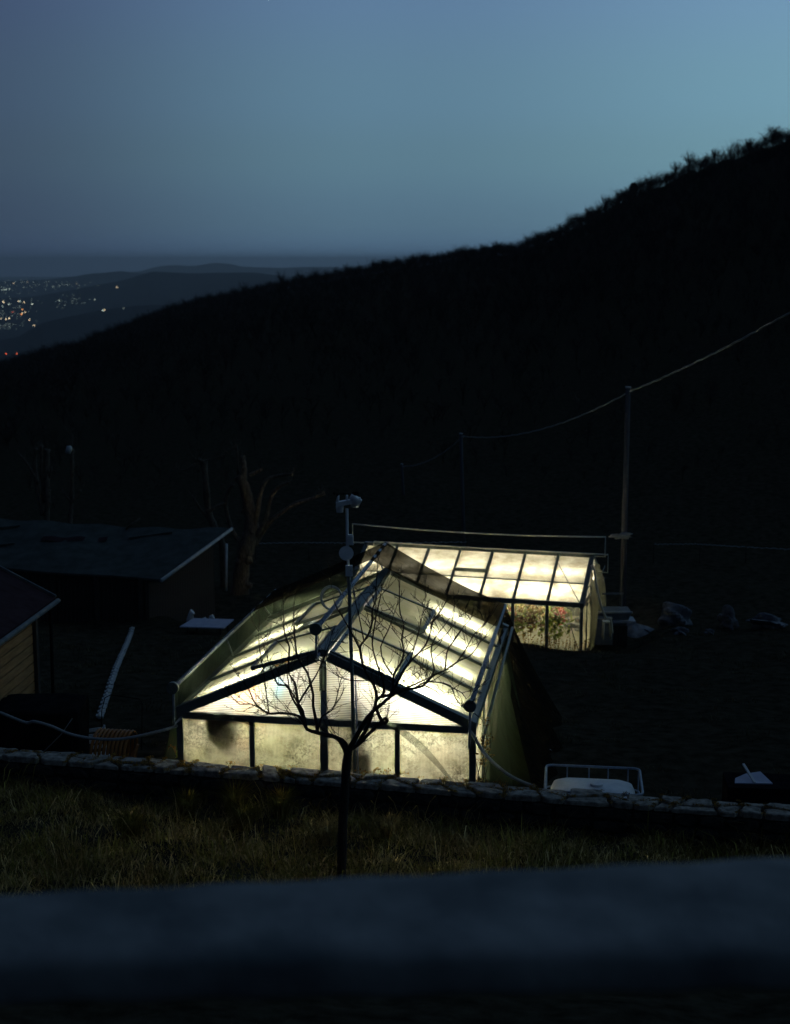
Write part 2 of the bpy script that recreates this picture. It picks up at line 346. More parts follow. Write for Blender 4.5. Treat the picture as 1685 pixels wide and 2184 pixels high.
# polar sheet, fine near, coarse far, reaching to the valley floor
def ground():
    azs = np.concatenate([np.arange(-180, -24, 4.0), np.arange(-24, 24, .25), np.arange(24, 180, 4.0)])
    rs = np.concatenate([np.arange(.5, 12, 1.0), np.arange(12, 26, .16), np.arange(26, 62, .5), np.geomspace(62, 1900, 90)])
    A, Rr = np.meshgrid(np.radians(azs), rs, indexing='ij'); X = Rr*np.sin(A); Y = Rr*np.cos(A); Z = ground_z(X, Y)
    V = np.stack([X, Y, Z], -1).reshape(-1, 3); na, nr = A.shape
    i, j = np.meshgrid(np.arange(na), np.arange(nr - 1), indexing='ij'); i2 = (i + 1) % na
    F = np.stack([i*nr + j, i2*nr + j, i2*nr + j + 1, i*nr + j + 1], -1).reshape(-1, 4)
    m = surf('rough_grass_ground', (.018, .018, .013), (.054, .050, .035), 3.5, rough=1, bump=1, bscale=14, spec=0)
    o = link('ground', np_mesh('ground', V, F, m, True)); tag(o, kind='structure')
ground()

# far land: valley floor, wooded hills and mountains, each a height field with real depth
def far_hill(name, pts, D, depth, base=-400, rough=.0, seed=1):
    az = []; el = []
    for px, py in pts:
        r = ray(px, py); az.append(math.degrees(math.atan2(r.x, r.y))); el.append(math.degrees(math.atan2(r.z, math.hypot(r.x, r.y))))
    A = np.linspace(min(az), max(az), 220); E = np.interp(A, az, el)
    T = np.linspace(-1, 1, 21); rr_ = np.random.default_rng(seed)
    wob = sum(np.sin(A*f + p)*a for f, p, a in [(2.1, 1, .35), (5.3, 2, .2), (11.7, .4, .10), (23, 3, .05)])*rough
    top = ZC + D*np.tan(np.radians(E)) + wob*D*.001
    V = []
    for t in T:
        k = (1 - abs(t))**.8 if t != 0 else 1
        d = D + t*depth
        V.append(np.stack([np.sin(np.radians(A))*d, np.cos(np.radians(A))*d, base + (top - base)*k*(1 + .10*np.sin(A*3 + t*7)*(1 - k))], -1))
    V = np.array(V).reshape(-1, 3); n = len(A)
    i, j = np.meshgrid(np.arange(len(T) - 1), np.arange(n - 1), indexing='ij')
    F = np.stack([i*n + j, (i+1)*n + j, (i+1)*n + j + 1, i*n + j + 1], -1).reshape(-1, 4)
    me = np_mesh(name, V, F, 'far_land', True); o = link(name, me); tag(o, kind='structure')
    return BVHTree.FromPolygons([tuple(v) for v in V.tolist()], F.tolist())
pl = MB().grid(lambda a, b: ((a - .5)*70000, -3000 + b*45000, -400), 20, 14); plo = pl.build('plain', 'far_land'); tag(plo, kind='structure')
bvhs = [BVHTree.FromPolygons(pl.v, pl.f),
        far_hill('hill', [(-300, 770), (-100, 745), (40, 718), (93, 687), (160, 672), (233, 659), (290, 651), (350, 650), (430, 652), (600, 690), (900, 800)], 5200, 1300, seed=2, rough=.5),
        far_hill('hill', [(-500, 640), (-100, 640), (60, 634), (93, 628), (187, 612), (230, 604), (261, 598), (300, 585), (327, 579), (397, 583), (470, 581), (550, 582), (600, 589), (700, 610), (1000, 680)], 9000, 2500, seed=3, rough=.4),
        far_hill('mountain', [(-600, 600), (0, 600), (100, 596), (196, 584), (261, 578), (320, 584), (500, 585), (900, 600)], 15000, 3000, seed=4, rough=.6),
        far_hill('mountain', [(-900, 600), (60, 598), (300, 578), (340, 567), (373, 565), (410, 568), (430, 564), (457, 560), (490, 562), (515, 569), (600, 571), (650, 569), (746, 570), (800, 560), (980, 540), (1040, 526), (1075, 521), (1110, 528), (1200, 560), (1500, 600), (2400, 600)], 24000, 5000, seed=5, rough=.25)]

# ------------------------------------------------------------------ air
hz = MB().box(-34000, 34000, -2900, 34000, -401.5, 120).build('haze', surf('unused', (.5, .5, .5))); tag(hz, kind='stuff')
mh = mat('haze_air'); pv = N(mh.node_tree, 'ShaderNodeVolumePrincipled'); pv.inputs['Color'].default_value = (.98, .98, 1.0, 1)
pv.inputs['Density'].default_value = 6e-5; pv.inputs['Anisotropy'].default_value = .1
o_ = N(mh.node_tree, 'ShaderNodeOutputMaterial'); mh.node_tree.links.new(pv.outputs[0], o_.inputs['Volume'])
hz.data.materials.clear(); hz.data.materials.append(mh)

# ------------------------------------------------------------------ greenhouses
def greenhouse(root, W2, L, he, hr, ybars, gx, side, roofm, gablem, tube, vents, purlin=None, see='x-', tube_seg=None, clear_side=None):
    """local frame: x across the gable, y along the ridge (0 = near gable), z up"""
    slope = (hr - he)/W2
    def rz(x): return hr - slope*abs(x)
    nrm = lambda s: Vector((s*slope, 0, 1)).normalized()
    MB().box(-W2-.05, W2+.05, -.05, L+.05, -.6, .10).build('plinth', 'stone_dark', root)
    MB().box(-W2+.03, W2-.03, .03, L-.03, .10, .115).build('floor', 'floor', root)
    for s in (-1, 1):
        if tube_seg is None:
            MB().tube([(s*.30, .36, rz(.30)-.09), (s*1.75, .36, rz(1.75)-.09)], .02, 6).build('glow_tube', 'tube_gable', root)
        else:
            for k in range(3): MB().tube([(s*W2*.74, .5+k*2.4, he+.06), (s*W2*.74, 2.3+k*2.4, he+.06)], .02, 6).build('glow_tube', tube, root)  # eave-level fill tubes, added to brighten the plants behind the side panes
    for x in (-W2, W2):
        for y in (0, L): MB().box(x-.045, x+.045, y-.045, y+.045, .12, he-.04).build('corner_post', 'frame', root)
        MB().bar((x, -.05, he), (x, L+.05, he), .09, .10 if tube_seg is None else .14).build('eave_beam', 'frame', root)
        for y in ybars[1:-1]:
            MB().box(x-.03, x+.03, y-(.03 if tube_seg is None else .045), y+(.03 if tube_seg is None else .045), .12, he-.05).build('side_post', 'frame', root)
    for y in (0, L):
        for x in gx[1:-1]:
            c = abs(x) < .05; w = .055 if c else .035
            MB().box(x-w, x+w, y-.035, y+.035, .12, he-.065).build('gable_post', 'frame', root)
        MB().box(-W2+.045, W2-.045, y-.045, y+.045, he-.10-.0, he-.0).build('tie_beam', 'frame', root)
        MB().box(-.045, .045, y-.03, y+.03, he+.002, hr-.09).build('king_post', 'frame_pale' if y == 0 else 'frame', root)
        for s in (-1, 1):
            MB().bar((s*(W2+.03), y, he+.005), (s*.07, y, rz(.07)+.005), .13, .13, nrm(s)).build('rafter', 'frame', root)
    MB().bar((0, -.07, hr+.03), (0, L+.07, hr+.03), .13, .10).build('ridge_beam', 'frame', root)
    for y in ybars[1:-1]:
        for s in (-1, 1):
            MB().bar((s*(W2-.02), y, rz(W2)+.03), (s*.08, y, rz(.08)+.03), .055 if tube_seg is None else .085, .06, nrm(s)).build('glazing_bar', 'frame', root)
    for s in (-1, 1):
        if purlin:
            x = s*W2*purlin; MB().bar((x, .05, rz(x)+.045), (x, L-.05, rz(x)+.045), .03, .03, nrm(s)).build('purlin', 'frame', root)
        for k in range(len(ybars) - 1):
            y0, y1 = ybars[k]+.02, ybars[k+1]-.02
            x0 = .07
            if (k, s) in vents:
                xv = .46*W2; x0 = xv
                # opening light hinged at the ridge, tilted up a little
                lift = vents[(k, s)]
                hin = Vector((s*.09, 0, rz(.09)+.07)); lo = Vector((s*(xv+.05), 0, rz(xv)+.08+lift))
                fr = MB()
                for ya in (y0+.0, y1-.0): fr.bar((hin.x, ya, hin.z), (lo.x, ya, lo.z), .05, .05, nrm(s))
                fr.bar((lo.x, y0-.03, lo.z), (lo.x, y1+.03, lo.z), .06, .06, nrm(s)); fr.bar((hin.x+s*.03, y0, hin.z-.01), (hin.x+s*.03, y1, hin.z-.01), .05, .04, nrm(s))
                v = fr.build('roof_vent', 'frame', root)
                MB().add([(hin.x, y0, hin.z), (lo.x, y0, lo.z), (lo.x, y1, lo.z), (hin.x, y1, hin.z)], [(0, 1, 2, 3)]).build('pane', roofm, v)
                MB().bar((s*xv, y0, rz(xv)+.02), (s*xv, y1, rz(xv)+.02), .05, .06, nrm(s)).build('vent_sill', 'frame', root)
            MB().add([(s*x0, y0, rz(x0)+.01), (s*W2, y0, rz(W2)+.01), (s*W2, y1, rz(W2)+.01), (s*x0, y1, rz(x0)+.01)], [(0, 1, 2, 3)]).build('roof_pane', roofm, root)
            MB().add([(s*W2, y0, .12), (s*W2, y1, .12), (s*W2, y1, he-.05), (s*W2, y0, he-.05)], [(0, 1, 2, 3)]).build('side_pane', clear_side or side, root)
            # lamp tube under each roof bay, following the slope
            xa, xb = (.42*W2, .86*W2) if tube_seg is None else (tube_seg[0]*W2, tube_seg[1]*W2)
            ym = (y0 + y1)/2 + random.uniform(-.04, .04)
            dz = .17 if tube_seg is None else tube_seg[2]
            if tube_seg is None: MB().tube([(s*xa, ym, rz(xa)-dz), (s*xb, ym, rz(xb)-dz)], .02, 6).build('glow_tube', tube, root)
            else: MB().tube([(s*.30*W2, y0 + .06, rz(.30*W2)-.26), (s*.34*W2, y1 - .06, rz(.34*W2)-.20)], .02, 6).build('glow_tube', tube, root)
    for y in (0, L):
        for a, b in zip(gx[:-1], gx[1:]):
            MB().add([(a, y, .12), (b, y, .12), (b, y, he-.1), (a, y, he-.1)], [(0, 1, 2, 3)]).build('gable_pane', side, root)
        for s in (-1, 1):
            MB().add([(s*.045, y, he), (s*(W2-.05), y, he), (s*.045, y, rz(.045)-.05)], [(0, 1, 2)]).build('gable_light', gablem, root)
    return rz

YAW1 = R(9.2); O1 = Vector((-1.01, 19.465, 0)); L1 = 5.4; W1 = 2.13
gh1 = thing('greenhouse', 'large lit greenhouse close behind the stone wall, glowing gable end facing us', 'greenhouse', O1, -YAW1, 'lit greenhouses')
yb1 = [0, 1.42, 2.75, 4.08, L1]
rz1 = greenhouse(gh1, W1, L1, 1.8, 2.75, yb1, [-W1, -1.06, 0, 1.06, W1], 'side_glaze', 'roof_glaze', 'gable_glaze', 'tube',
                 {(0, -1): .10, (2, -1): .05, (0, 1): .0, (2, 1): .02})
m1 = Matrix.Translation(O1) @ Matrix.Rotation(-YAW1, 4, 'Z'); L2W = lambda x, y, z: m1 @ Vector((x, y, z))

O2 = G2 + X2*2.0; O2.z = G2Z
gh2 = thing('greenhouse', 'smaller lit greenhouse farther down the slope, its long roof and wall facing us', 'greenhouse', O2, math.pi/2 - YAW2, 'lit greenhouses')
W2g = 2.0; yb2 = [i*1.035 for i in range(8)]; L2 = yb2[-1]
greenhouse(gh2, W2g, L2, 1.8, 2.87, yb2, [-W2g, -1, 0, 1, W2g], 'side_glaze', 'roof_glaze_clean', 'gable_glaze', 'tube2',
           {(3, -1): .0}, purlin=.60, tube_seg=(.16, .42, .16), clear_side='side_clear')
m2 = Matrix.Translation(O2) @ Matrix.Rotation(math.pi/2 - YAW2, 4, 'Z'); G2W = lambda x, y, z: m2 @ Vector((x, y, z))
# pipes raised over the far greenhouse for its shade screen
hr2 = 2.87
r = MB()
top = [(.1, -.38 + t*(L2 + .9), hr2 + .62 - .10*math.sin(math.pi*t) + .0) for t in np.linspace(0, 1, 14)]
r.tube([(.1, 0, hr2 + .0), (.1, -.38, hr2 + .0)] + top + [(.1, L2 + .52, hr2 + .02), (.1, L2, hr2 + .02)], .022, 6)
r.build('upper_shade_rail', 'cream', gh2)
r = MB().tube([(-.25, -.10, hr2 - .42), (-.25, -.52, hr2 - .42), (-.25, -.52, hr2 + .14), (-.25, L2*.5, hr2 + .13), (-.25, L2 - .3, hr2 + .15), (-.25, L2 - .3, hr2 + .0)], .02, 6)
r.build('lower_shade_rail', 'cream', gh2)
# curtain hanging on the right gable
r = MB().grid(lambda a, b: (-1.55 + a*3.3, -.13 - .10*math.sin(b*3.0) - .05*math.sin(a*26) - .02*math.sin(a*61), .12 + b*(1.62 + .95*(1 - abs(-1.55 + a*3.3)/2.0))), 60, 12)
r.build('curtain', 'curtain', gh2)
MB().tube([(-2.0, -.16, 1.8), (1.9, -.16, 1.8)], .012, 5).build('curtain_wire', 'frame', gh2)
MB().tube([(-2.0, .0, 2.18), (.0, -.25, 2.2), (1.9, -.16, 2.2)], .010, 5).build('curtain_wire', 'frame', gh2)

# shade-screen pipes over the near greenhouse
def pipe(x0, z0, x1, z1, rod, yend):
    p = MB().tube([(x0, -.30, z0), (x1, yend, z1)], .034, 10).build('shade_pipe', 'rod', gh1)
    MB().disc((x0, -.31, z0), (0, 1, 0), .085, .07).build('end_cap', 'frame', p)
    MB().tube([(x0, -.27, z0), (x0 - .01, -.27, z0 - rod), (x0*.985, -.05, z0 - rod - .02 + .06)], .02, 6).build('support_rod', 'rod', p)
    for y in (2.75, L1): MB().tube([(x0 + (x1 - x0)*y/yend, y, z0 + (z1 - z0)*y/yend), (x0*.98, y, (rz1(x0)+.02))], .014, 5).build('bracket', 'rod', p)
pipe(-.04, 3.19, -.22, 3.04, .45, 6.6)
pipe(-2.13, 2.24, -2.34, 2.06, .56, 6.6)
pipe(2.12, 2.19, 2.02, 1.95, .62, 6.6)
def pz(x0, z0, x1, z1, y): t = (y + .3)/6.9; return Vector((x0 + (x1-x0)*t, y, z0 + (z1-z0)*t))
PC = lambda y: pz(-.04, 3.19, -.22, 3.04, y) + Vector((0, 0, .04)); PL = lambda y: pz(-2.13, 2.24, -2.34, 2.06, y) + Vector((0, 0, .04)); PR = lambda y: pz(2.12, 2.19, 2.02, 1.95, y) + Vector((0, 0, .04))
# --- black shade net over the rear half: a thing of its own lying on the pipes
net = thing('shade_net', 'black shade net drawn over the rear of the near greenhouse and hanging to the ground', 'shade net', O1, -YAW1)
def drape(pa, pb, sag):
    def f(a, b):
        y0 = 4.72 + .12*math.sin(a*5); y = y0 + (6.55 - y0)*b
        p = pa(y).lerp(pb(y), a); p.z += -sag*math.sin(math.pi*a) + .012*math.sin(b*19 + a*4); return p
    return f
MB().grid(drape(PC, PR, .08), 30, 16).build('roof_sheet', 'net', net)
MB().grid(drape(PC, PL, .03), 30, 16).build('roof_sheet', 'net_dense', net)
def hangR(a, b):
    ya = 4.5 - .05 + (6.55 - 4.45)*a; yb = 1.3 + (6.7 - 1.3)*a
    t = PR(ya); q = Vector((3.02 + .10*math.sin(a*24) + .05*math.sin(a*57), yb, .0))
    p = t.lerp(q, b); p.x += .06*math.sin(a*24)*b; p.z += -.10*math.sin(math.pi*b); return p
MB().grid(hangR, 60, 16).build('side_sheet', 'net_dense', net)
def hangRr(a, b):   # rear closing sheet
    t = PC(6.55).lerp(PR(6.55), a) if True else 0
    q = Vector((-.2 + 3.2*a, 6.75, -.2)); p = t.lerp(q, b); p.y += .06*math.sin(a*30); return p
# green cloth inside the tent on the right
gc = thing('shade_cloth', 'green cloth hanging in folds off the right pipe of the near greenhouse', 'shade cloth', O1, -YAW1, 'green cloths on the near greenhouse')
def gR(a, b):
    ya = 1.3 + 3.4*a; yb = .35 + 4.2*a
    t = PR(ya) - Vector((-.05, 0, .06)); t = Vector((2.20, 1.5 + 3.2*a, 1.82)); q = Vector((2.18 + .78*a + .06*math.sin(a*17), .15 + 2.6*a, .0))
    p = t.lerp(q, b); p.x += (.06*math.sin(a*17 + 1) + .03*math.sin(a*41))*b; return p
MB().grid(gR, 50, 14).build('hanging_sheet', 'green_cloth', gc)
MB().tube([(2.24, .35, 1.52), (2.26, 5.3, 1.86)], .026, 8).build('hem_pipe', 'frame', gc)
gl = thing('shade_cloth', 'green cloth over the left roof edge of the near greenhouse and down to the ground', 'shade cloth', O1, -YAW1, 'green cloths on the near greenhouse')
vv = [-.1, .5, 1.5, 2.4, 3.2, 3.7, 4.05, 4.4, 6.5]; uu = [-2.12, -2.06, -1.98, -1.92, -1.82, -1.45, -.70, -.22, -.20]
def gL(a, b):
    y = -.1 + 6.6*a; x = float(np.interp(y, vv, uu)); inner = Vector((x, y, rz1(x) + .10)); outer = PL(y) + Vector((0, 0, .0))
    p = outer.lerp(inner, b); p.z -= .05*math.sin(math.pi*b); return p
MB().grid(gL, 50, 10).build('roof_cloth', 'green_net', gl)
def gL2(a, b):
    y = -.1 + 6.6*a; t = PL(y); q = Vector((-2.62 - .10*math.sin(a*31) - .04*math.sin(a*70), y + .1, 0.0)); p = t.lerp(q, b); p.x += .03*math.sin(a*31 + b*3); return p
MB().grid(gL2, 60, 12).build('side_cloth', 'green_cloth', gl)
# green rag tied round the tie beam
for nm, pts, lab in (('tape', [(1.5, 1.80), (1.2, 1.78), (1.02, 1.83), (.95, 1.86)], None),):
    pass
rag = MB()
def ragf(a, b):
    x = .85 + 1.15*a; zt = 1.86 - 1.02*a**1.6; return (x, -.075 - .02*math.sin(a*9), zt - b*(.05 + .09*math.sin(math.pi*min(1, a*1.1))))
rag.grid(ragf, 24, 4); tag(rag.build('cloth_strip', 'green_net'), 'torn green cloth strip hanging across the right lower gable pane', 'cloth strip').matrix_world = m1
rag = MB()
rag.grid(lambda a, b: (-2.0 + 1.0*a, -.075, 1.70 + .12*math.sin(a*3.2) - b*(.05 + .07*(1 - a))), 20, 4)
tag(rag.build('cloth_strip', 'green_net'), 'torn green cloth strip wrapped along the left end of the gable beam', 'cloth strip').matrix_world = m1
rag = MB().grid(lambda a, b: (.0 + .055*math.cos(b*5.5), -.04 - .055*math.sin(b*5.5)*.6 - .02, 2.58 - .36*a), 6, 8)
tag(rag.build('cloth_wrap', 'green_net'), 'green cloth wrapped round the middle post below the gable peak', 'cloth wrap').matrix_world = m1
# cable loop hung on the middle pipe
cl = MB().tube([m1 @ Vector((-.30 + .17*math.cos(t), 2.0, 3.08 + .19*math.sin(t))) for t in np.linspace(0, 2*math.pi, 26)], .014, 6)
cl.tube([m1 @ Vector((-.30 + .155*math.cos(t), 2.03, 3.065 + .175*math.sin(t))) for t in np.linspace(0, 2*math.pi, 26)], .012, 6)
tag(cl.build('cable_coil', 'rod'), 'coiled dark cable hanging in a ring beside the weather mast', 'cable')

# ------------------------------------------------------------------ what stands inside the greenhouses
def leaf_cluster(c, r, n, size, sq=(1, 1, 1), seed=0):
    g = np.random.default_rng(seed); d = g.normal(size=(n, 3)); d /= np.linalg.norm(d, axis=1)[:, None]
    P = np.array(c) + d*(r*g.random((n, 1))**.45)*np.array(sq)
    a = g.normal(size=(n, 3)); a /= np.linalg.norm(a, axis=1)[:, None]; b = np.cross(a, g.normal(size=(n, 3))); b /= np.linalg.norm(b, axis=1)[:, None]
    s = size*(.5 + g.random((n, 1)))
    V = np.stack([P - a*s, P - b*s*.45, P + a*s, P + b*s*.45], 1).reshape(-1, 3); return V, np.arange(n*4).reshape(-1, 4)
def plant(local, m, name, label, cat, r, n=160, size=.06, sq=(1, 1, 1), mat_='leaf', pot=True, hang=False, flowers=None, seed=0, group=None):
    o = thing(name, label, cat, m @ Vector(local), 0, group)
    x, y, z = 0, 0, 0
    if pot:
        pr = min(.16, r*.5); q = MB().tube([(0, 0, 0), (0, 0, .2)], [pr*.7, pr], 12); q.build('pot', 'terracotta', o)
    zc = -r*.2 if hang else (.2 + r*sq[2]*.85)
    V, F = leaf_cluster((0, 0, zc), r, n, size, sq, seed); link('foliage', np_mesh('foliage', V, F, mat_), o)
    if flowers:
        V, F = leaf_cluster((0, 0, zc + r*.45*sq[2]), r*.6, int(n*.5), size*.8, sq, seed + 50); link('blossom', np_mesh('blossom', V, F, flowers), o)
    if hang: MB().tube([(0, 0, 0), (0, 0, .55)], .006, 5).build('hanger', 'rod', o)
    return o
GG = 'potted plants inside the near greenhouse'
plant((-1.50, .13, 1.66), m1, 'hanging_plant', 'dark trailing plant hanging behind the lower left gable pane', 'plant', .30, 900, .06, (.75, .30, .9), 'dark_cloth', False, True, seed=1)
plant((-1.9, .3, .35), m1, 'potted_plant', 'bushy plant pressed against the leftmost lower gable pane', 'plant', .42, 260, .06, (1, .6, .9), 'leaf', seed=2)
plant((-.72, .45, .3), m1, 'potted_plant', 'tall shrub blurred behind the second lower gable pane', 'plant', .60, 420, .05, (.9, .55, 1.2), 'leaf', seed=3)
plant((-.2, .25, .3), m1, 'potted_plant', 'rust coloured plant beside the middle post of the near greenhouse', 'plant', .30, 200, .05, (1, .5, .9), 'leaf_dry', seed=4)
plant((.78, .5, .2), m1, 'potted_plant', 'loose shrub blurred right of the middle post behind the pane', 'plant', .50, 200, .05, (.8, .6, 1.1), 'leaf', seed=5)
plant((1.6, .6, .2), m1, 'potted_plant', 'sparse plant blurred behind the rightmost lower gable pane', 'plant', .50, 150, .06, (1, .6, 1.0), 'leaf_dry', seed=6)
plant((-1.35, .3, 1.75), m1, 'hanging_plant', 'small green plant hanging just above the gable beam at left', 'plant', .16, 60, .05, (1, .6, 1), 'leaf', False, True, seed=7)
for i, (x, y) in enumerate([(-1.6, 1.6), (-1.5, 2.8), (1.5, 1.7), (1.6, 3.0), (.2, 3.4), (-1.4, 4.2), (1.4, 4.4)]):
    plant((x, y, .8), m1, 'potted_plant', ['first plant on the left bench inside the near greenhouse', 'second plant on the left bench inside the near greenhouse', 'front plant on the right bench inside the near greenhouse', 'second plant on the right bench inside the near greenhouse', 'plant hanging over the aisle inside the near greenhouse', 'rearmost plant on the left bench inside the near greenhouse', 'rearmost plant on the right bench inside the near greenhouse'][i], 'plant', .38, 120, .07, (1, 1, .9), ['leaf', 'leaf_dry'][i % 2], seed=20+i, group=GG)
# staging benches
for x, lab in ((-1.55, 'wooden bench along the left side inside the near greenhouse'), (1.55, 'wooden bench along the right side inside the near greenhouse')):
    b = thing('bench', lab, 'bench', m1 @ Vector((x, 3.1, 0)), -YAW1)
    MB().box(-.42, .42, -2.1, 2.1, .74, .79).build('bench_top', 'shed_board', b)
    for sx_ in (-.36, .36):
        for sy_ in (-2, 0, 2): MB().box(sx_-.03, sx_+.03, sy_-.03, sy_+.03, 0, .74).build('leg', 'shed_board', b)
MB_ = MB().box(-.06, .06, -.006, .006, .0, .30)
tag(MB_.build('blue_sheet', 'blue'), 'bright blue sheet hanging behind the left half of the gable', 'plastic sheet').matrix_world = m1 @ Matrix.Translation((-.70, .12, 2.02))
bx = thing('cabinet', 'grey control cabinet standing behind the panes right of the middle post', 'cabinet', m1 @ Vector((.47, .13, .75)), -YAW1)
MB().box(-.17, .17, -.04, .15, 0, .92).build('cabinet_body', 'grey_plastic', bx); MB().box(-.10, .22, -.09, -.045, 0, .62).build('cabinet_door', 'grey_plastic', bx)
MB().box(-.12, .16, -.035, .12, .925, 1.34).build('cabinet_top_box', 'dark_cloth', bx)
or_ = MB().blob((0, 0, 0), .20, .15, .2, 5, .1, 16, 10).build('orange_bag', 'orange_film')
tag(or_, 'orange bag lying against the left roof slope inside the near greenhouse', 'bag'); or_.location = m1 @ Vector((-1.35, .5, 1.88))
# plants in the far greenhouse, close to the clear side panes
GF = 'plants behind the clear side panes of the far greenhouse'
fl = [(-1.65, .75, 'flower_red', .34, 'big dark red flowering plant nearest the right end of the far greenhouse'),
      (-1.6, 1.55, None, .40, 'dark leafy plant in the second bay of the far greenhouse'),
      (-1.65, 2.25, 'flower_red', .30, 'small red flowering plant beside the second mullion of the far greenhouse'),
      (-1.4, 1.95, 'flower_yellow', .36, 'yellow flowering plant in the second bay of the far greenhouse'),
      (-1.6, 2.9, 'flower_yellow', .34, 'yellowish plant in the third bay of the far greenhouse'),
      (-1.5, 3.7, None, .4, 'green plant half hidden by the net in the far greenhouse'),
      (-1.5, 1.2, None, .35, 'loose green plant behind the first mullion of the far greenhouse')]
for i, (x, y, fm, r_, lab) in enumerate(fl):
    plant((x, y, .45), m2, 'flowering_plant' if fm else 'potted_plant', lab, 'plant', r_*1.25, 150, .10, (1, 1, 1.25), ['leaf', 'leaf_dry'][i % 3 == 1], pot=False, flowers=fm, seed=60+i)
for i, y in enumerate((4.6, 5.4, 6.3)):
    plant((-1.5, y, .5), m2, 'potted_plant', ['plant just behind the net edge inside the far greenhouse', 'plant in the middle of the far greenhouse behind the net', 'plant at the left end of the far greenhouse'][i], 'plant', .4, 100, .07, seed=80+i, group=GF)
for y0 in (.3, 1.3, 2.4, 3.2): # bracing canes
    pass
MB().tube([(-1.9, .06, .3), (-1.9, .55, 1.7)], .012, 5).build('brace', 'frame', gh2)
MB().tube([(-2.02, .05, 1.85), (-.15, 1.15, 2.85)], .014, 5).build('brace', 'frame', gh2)

# ------------------------------------------------------------------ ground helper
def gz(x, y): return float(ground_z(x, y))
def on_ground(px, py, lo=12.0, hi=120.0):
    r = ray(px, py); C = Vector((0, 0, ZC)); t = lo
    while t < hi:
        p = C + r*t
        if p.z < gz(p.x, p.y): return Vector((p.x, p.y, gz(p.x, p.y)))
        t += .05
    return C + r*hi

# ------------------------------------------------------------------ stone wall
WT = 1.56; WANG = math.atan(WS)
wall = thing('stone_wall', 'low rubble stone wall with mossy coping running across in front of the near greenhouse', 'wall', (WX0, WY0, 0), WANG)
# local: x along the wall, y = 0 back face, y = -.40 front face
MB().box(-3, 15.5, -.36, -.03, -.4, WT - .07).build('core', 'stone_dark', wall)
srng = random.Random(11)
def stone(cx, cyy, hx, hy, z0, z1, seed, parent, face=False):
    r_ = random.Random(seed); n = 7; pts = []
    for k in range(n):
        a = 2*math.pi*(k + r_.uniform(-.28, .28))/n; c, s = math.cos(a), math.sin(a)
        f = 1/max(abs(c), abs(s))**.95*r_.uniform(.93, 1.04)
        pts.append((c*f, s*f))
    zt = [r_.uniform(-.012, .012) for _ in range(n)]
    V = []
    for lvl, (k, zz) in enumerate(((1.0, 0), (1.0, .80), (.93, 1.0))):
        for (a, b), dz in zip(pts, zt):
            z = z0 + (z1 - z0)*zz + (dz if lvl else 0)
            V.append((cx + a*hx*k, cyy + b*hy*k, z))
    V.append((cx, cyy, z1 + r_.uniform(.0, .012)))
    F = []
    for l in range(2):
        for k in range(n): F.append((l*n+k, l*n+(k+1) % n, (l+1)*n+(k+1) % n, (l+1)*n+k))
    for k in range(n): F.append((2*n+k, 2*n+(k+1) % n, 3*n))
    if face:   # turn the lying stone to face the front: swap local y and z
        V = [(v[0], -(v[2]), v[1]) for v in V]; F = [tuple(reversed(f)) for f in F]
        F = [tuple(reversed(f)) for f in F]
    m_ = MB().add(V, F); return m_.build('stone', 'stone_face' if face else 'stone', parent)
def slab(C, seed):
    """flat coping stone filling the quad C (counter-clockwise) up to a thin joint"""
    r_ = random.Random(seed); C = [Vector((p[0], p[1], 0)) for p in C]; ctr = sum(C, Vector())/4; pts = []
    for k in range(4):
        a, b = C[k], C[(k+1) % 4]; pts.append(a.lerp(b, r_.uniform(.06, .26))); m_ = a.lerp(b, r_.uniform(.35, .65)); pts.append(m_ + (ctr - m_)*r_.uniform(-.03, .10)); pts.append(a.lerp(b, 1 - r_.uniform(.06, .26)))
    n = len(pts); V = []; g_ = r_.uniform(.008, .028); top_ = WT + r_.uniform(-.022, .018); tx, ty = r_.uniform(-.06, .06), r_.uniform(-.06, .06)
    for lvl, (ins, z) in enumerate(((0, WT - .07), (0, top_ - .014), (.014, top_))):
        for p in pts:
            d = (ctr - p); d = d.normalized()*(g_ + ins); q = p + d; V.append((q.x, q.y, z + (q.x - ctr.x)*tx + (q.y - ctr.y)*ty if lvl else z))
    V.append((ctr.x, ctr.y, top_ + r_.uniform(0, .008)))
    F = [(l*n+k, l*n+(k+1) % n, (l+1)*n+(k+1) % n, (l+1)*n+k) for l in range(2) for k in range(n)] + [(2*n+k, 2*n+(k+1) % n, 3*n) for k in range(n)]
    return MB().add(V, F).build('stone', 'stone', wall)
x = -2.2; i = 0; joints = []; xl = (x, x, x); ml = -.2
while x < 13.2:
    w = srng.uniform(.20, .48); x += w; sk = srng.uniform(-.13, .13); xr = (x + sk, x + srng.uniform(-.09, .09), x - sk*srng.uniform(.2, 1)); mr_ = -.2 + srng.uniform(-.10, .10)
    # xl / xr: joint x at front (-.41), middle, back (0)
    if srng.random() < .12:
        slab([(xl[0], -.41), (xr[0], -.41), (xr[2], 0), (xl[2], 0)], 100+i); i += 1
    else:
        slab([(xl[0], -.41), (xr[0], -.41), (xr[1], mr_), (xl[1], ml)], 100+i); i += 1
        slab([(xl[1], ml), (xr[1], mr_), (xr[2], 0), (xl[2], 0)], 100+i); i += 1
        for q in range(6): t = q/6; joints.append((xl[1] + (xr[1] - xl[1])*t, ml + (mr_ - ml)*t))
    for q in range(7):
        t = q/6; joints.append((xr[0] + (xr[1] - xr[0])*t*2 if t < .5 else xr[1] + (xr[2] - xr[1])*(t*2 - 1), -.41 + .41*t))
    xl = xr; ml = mr_
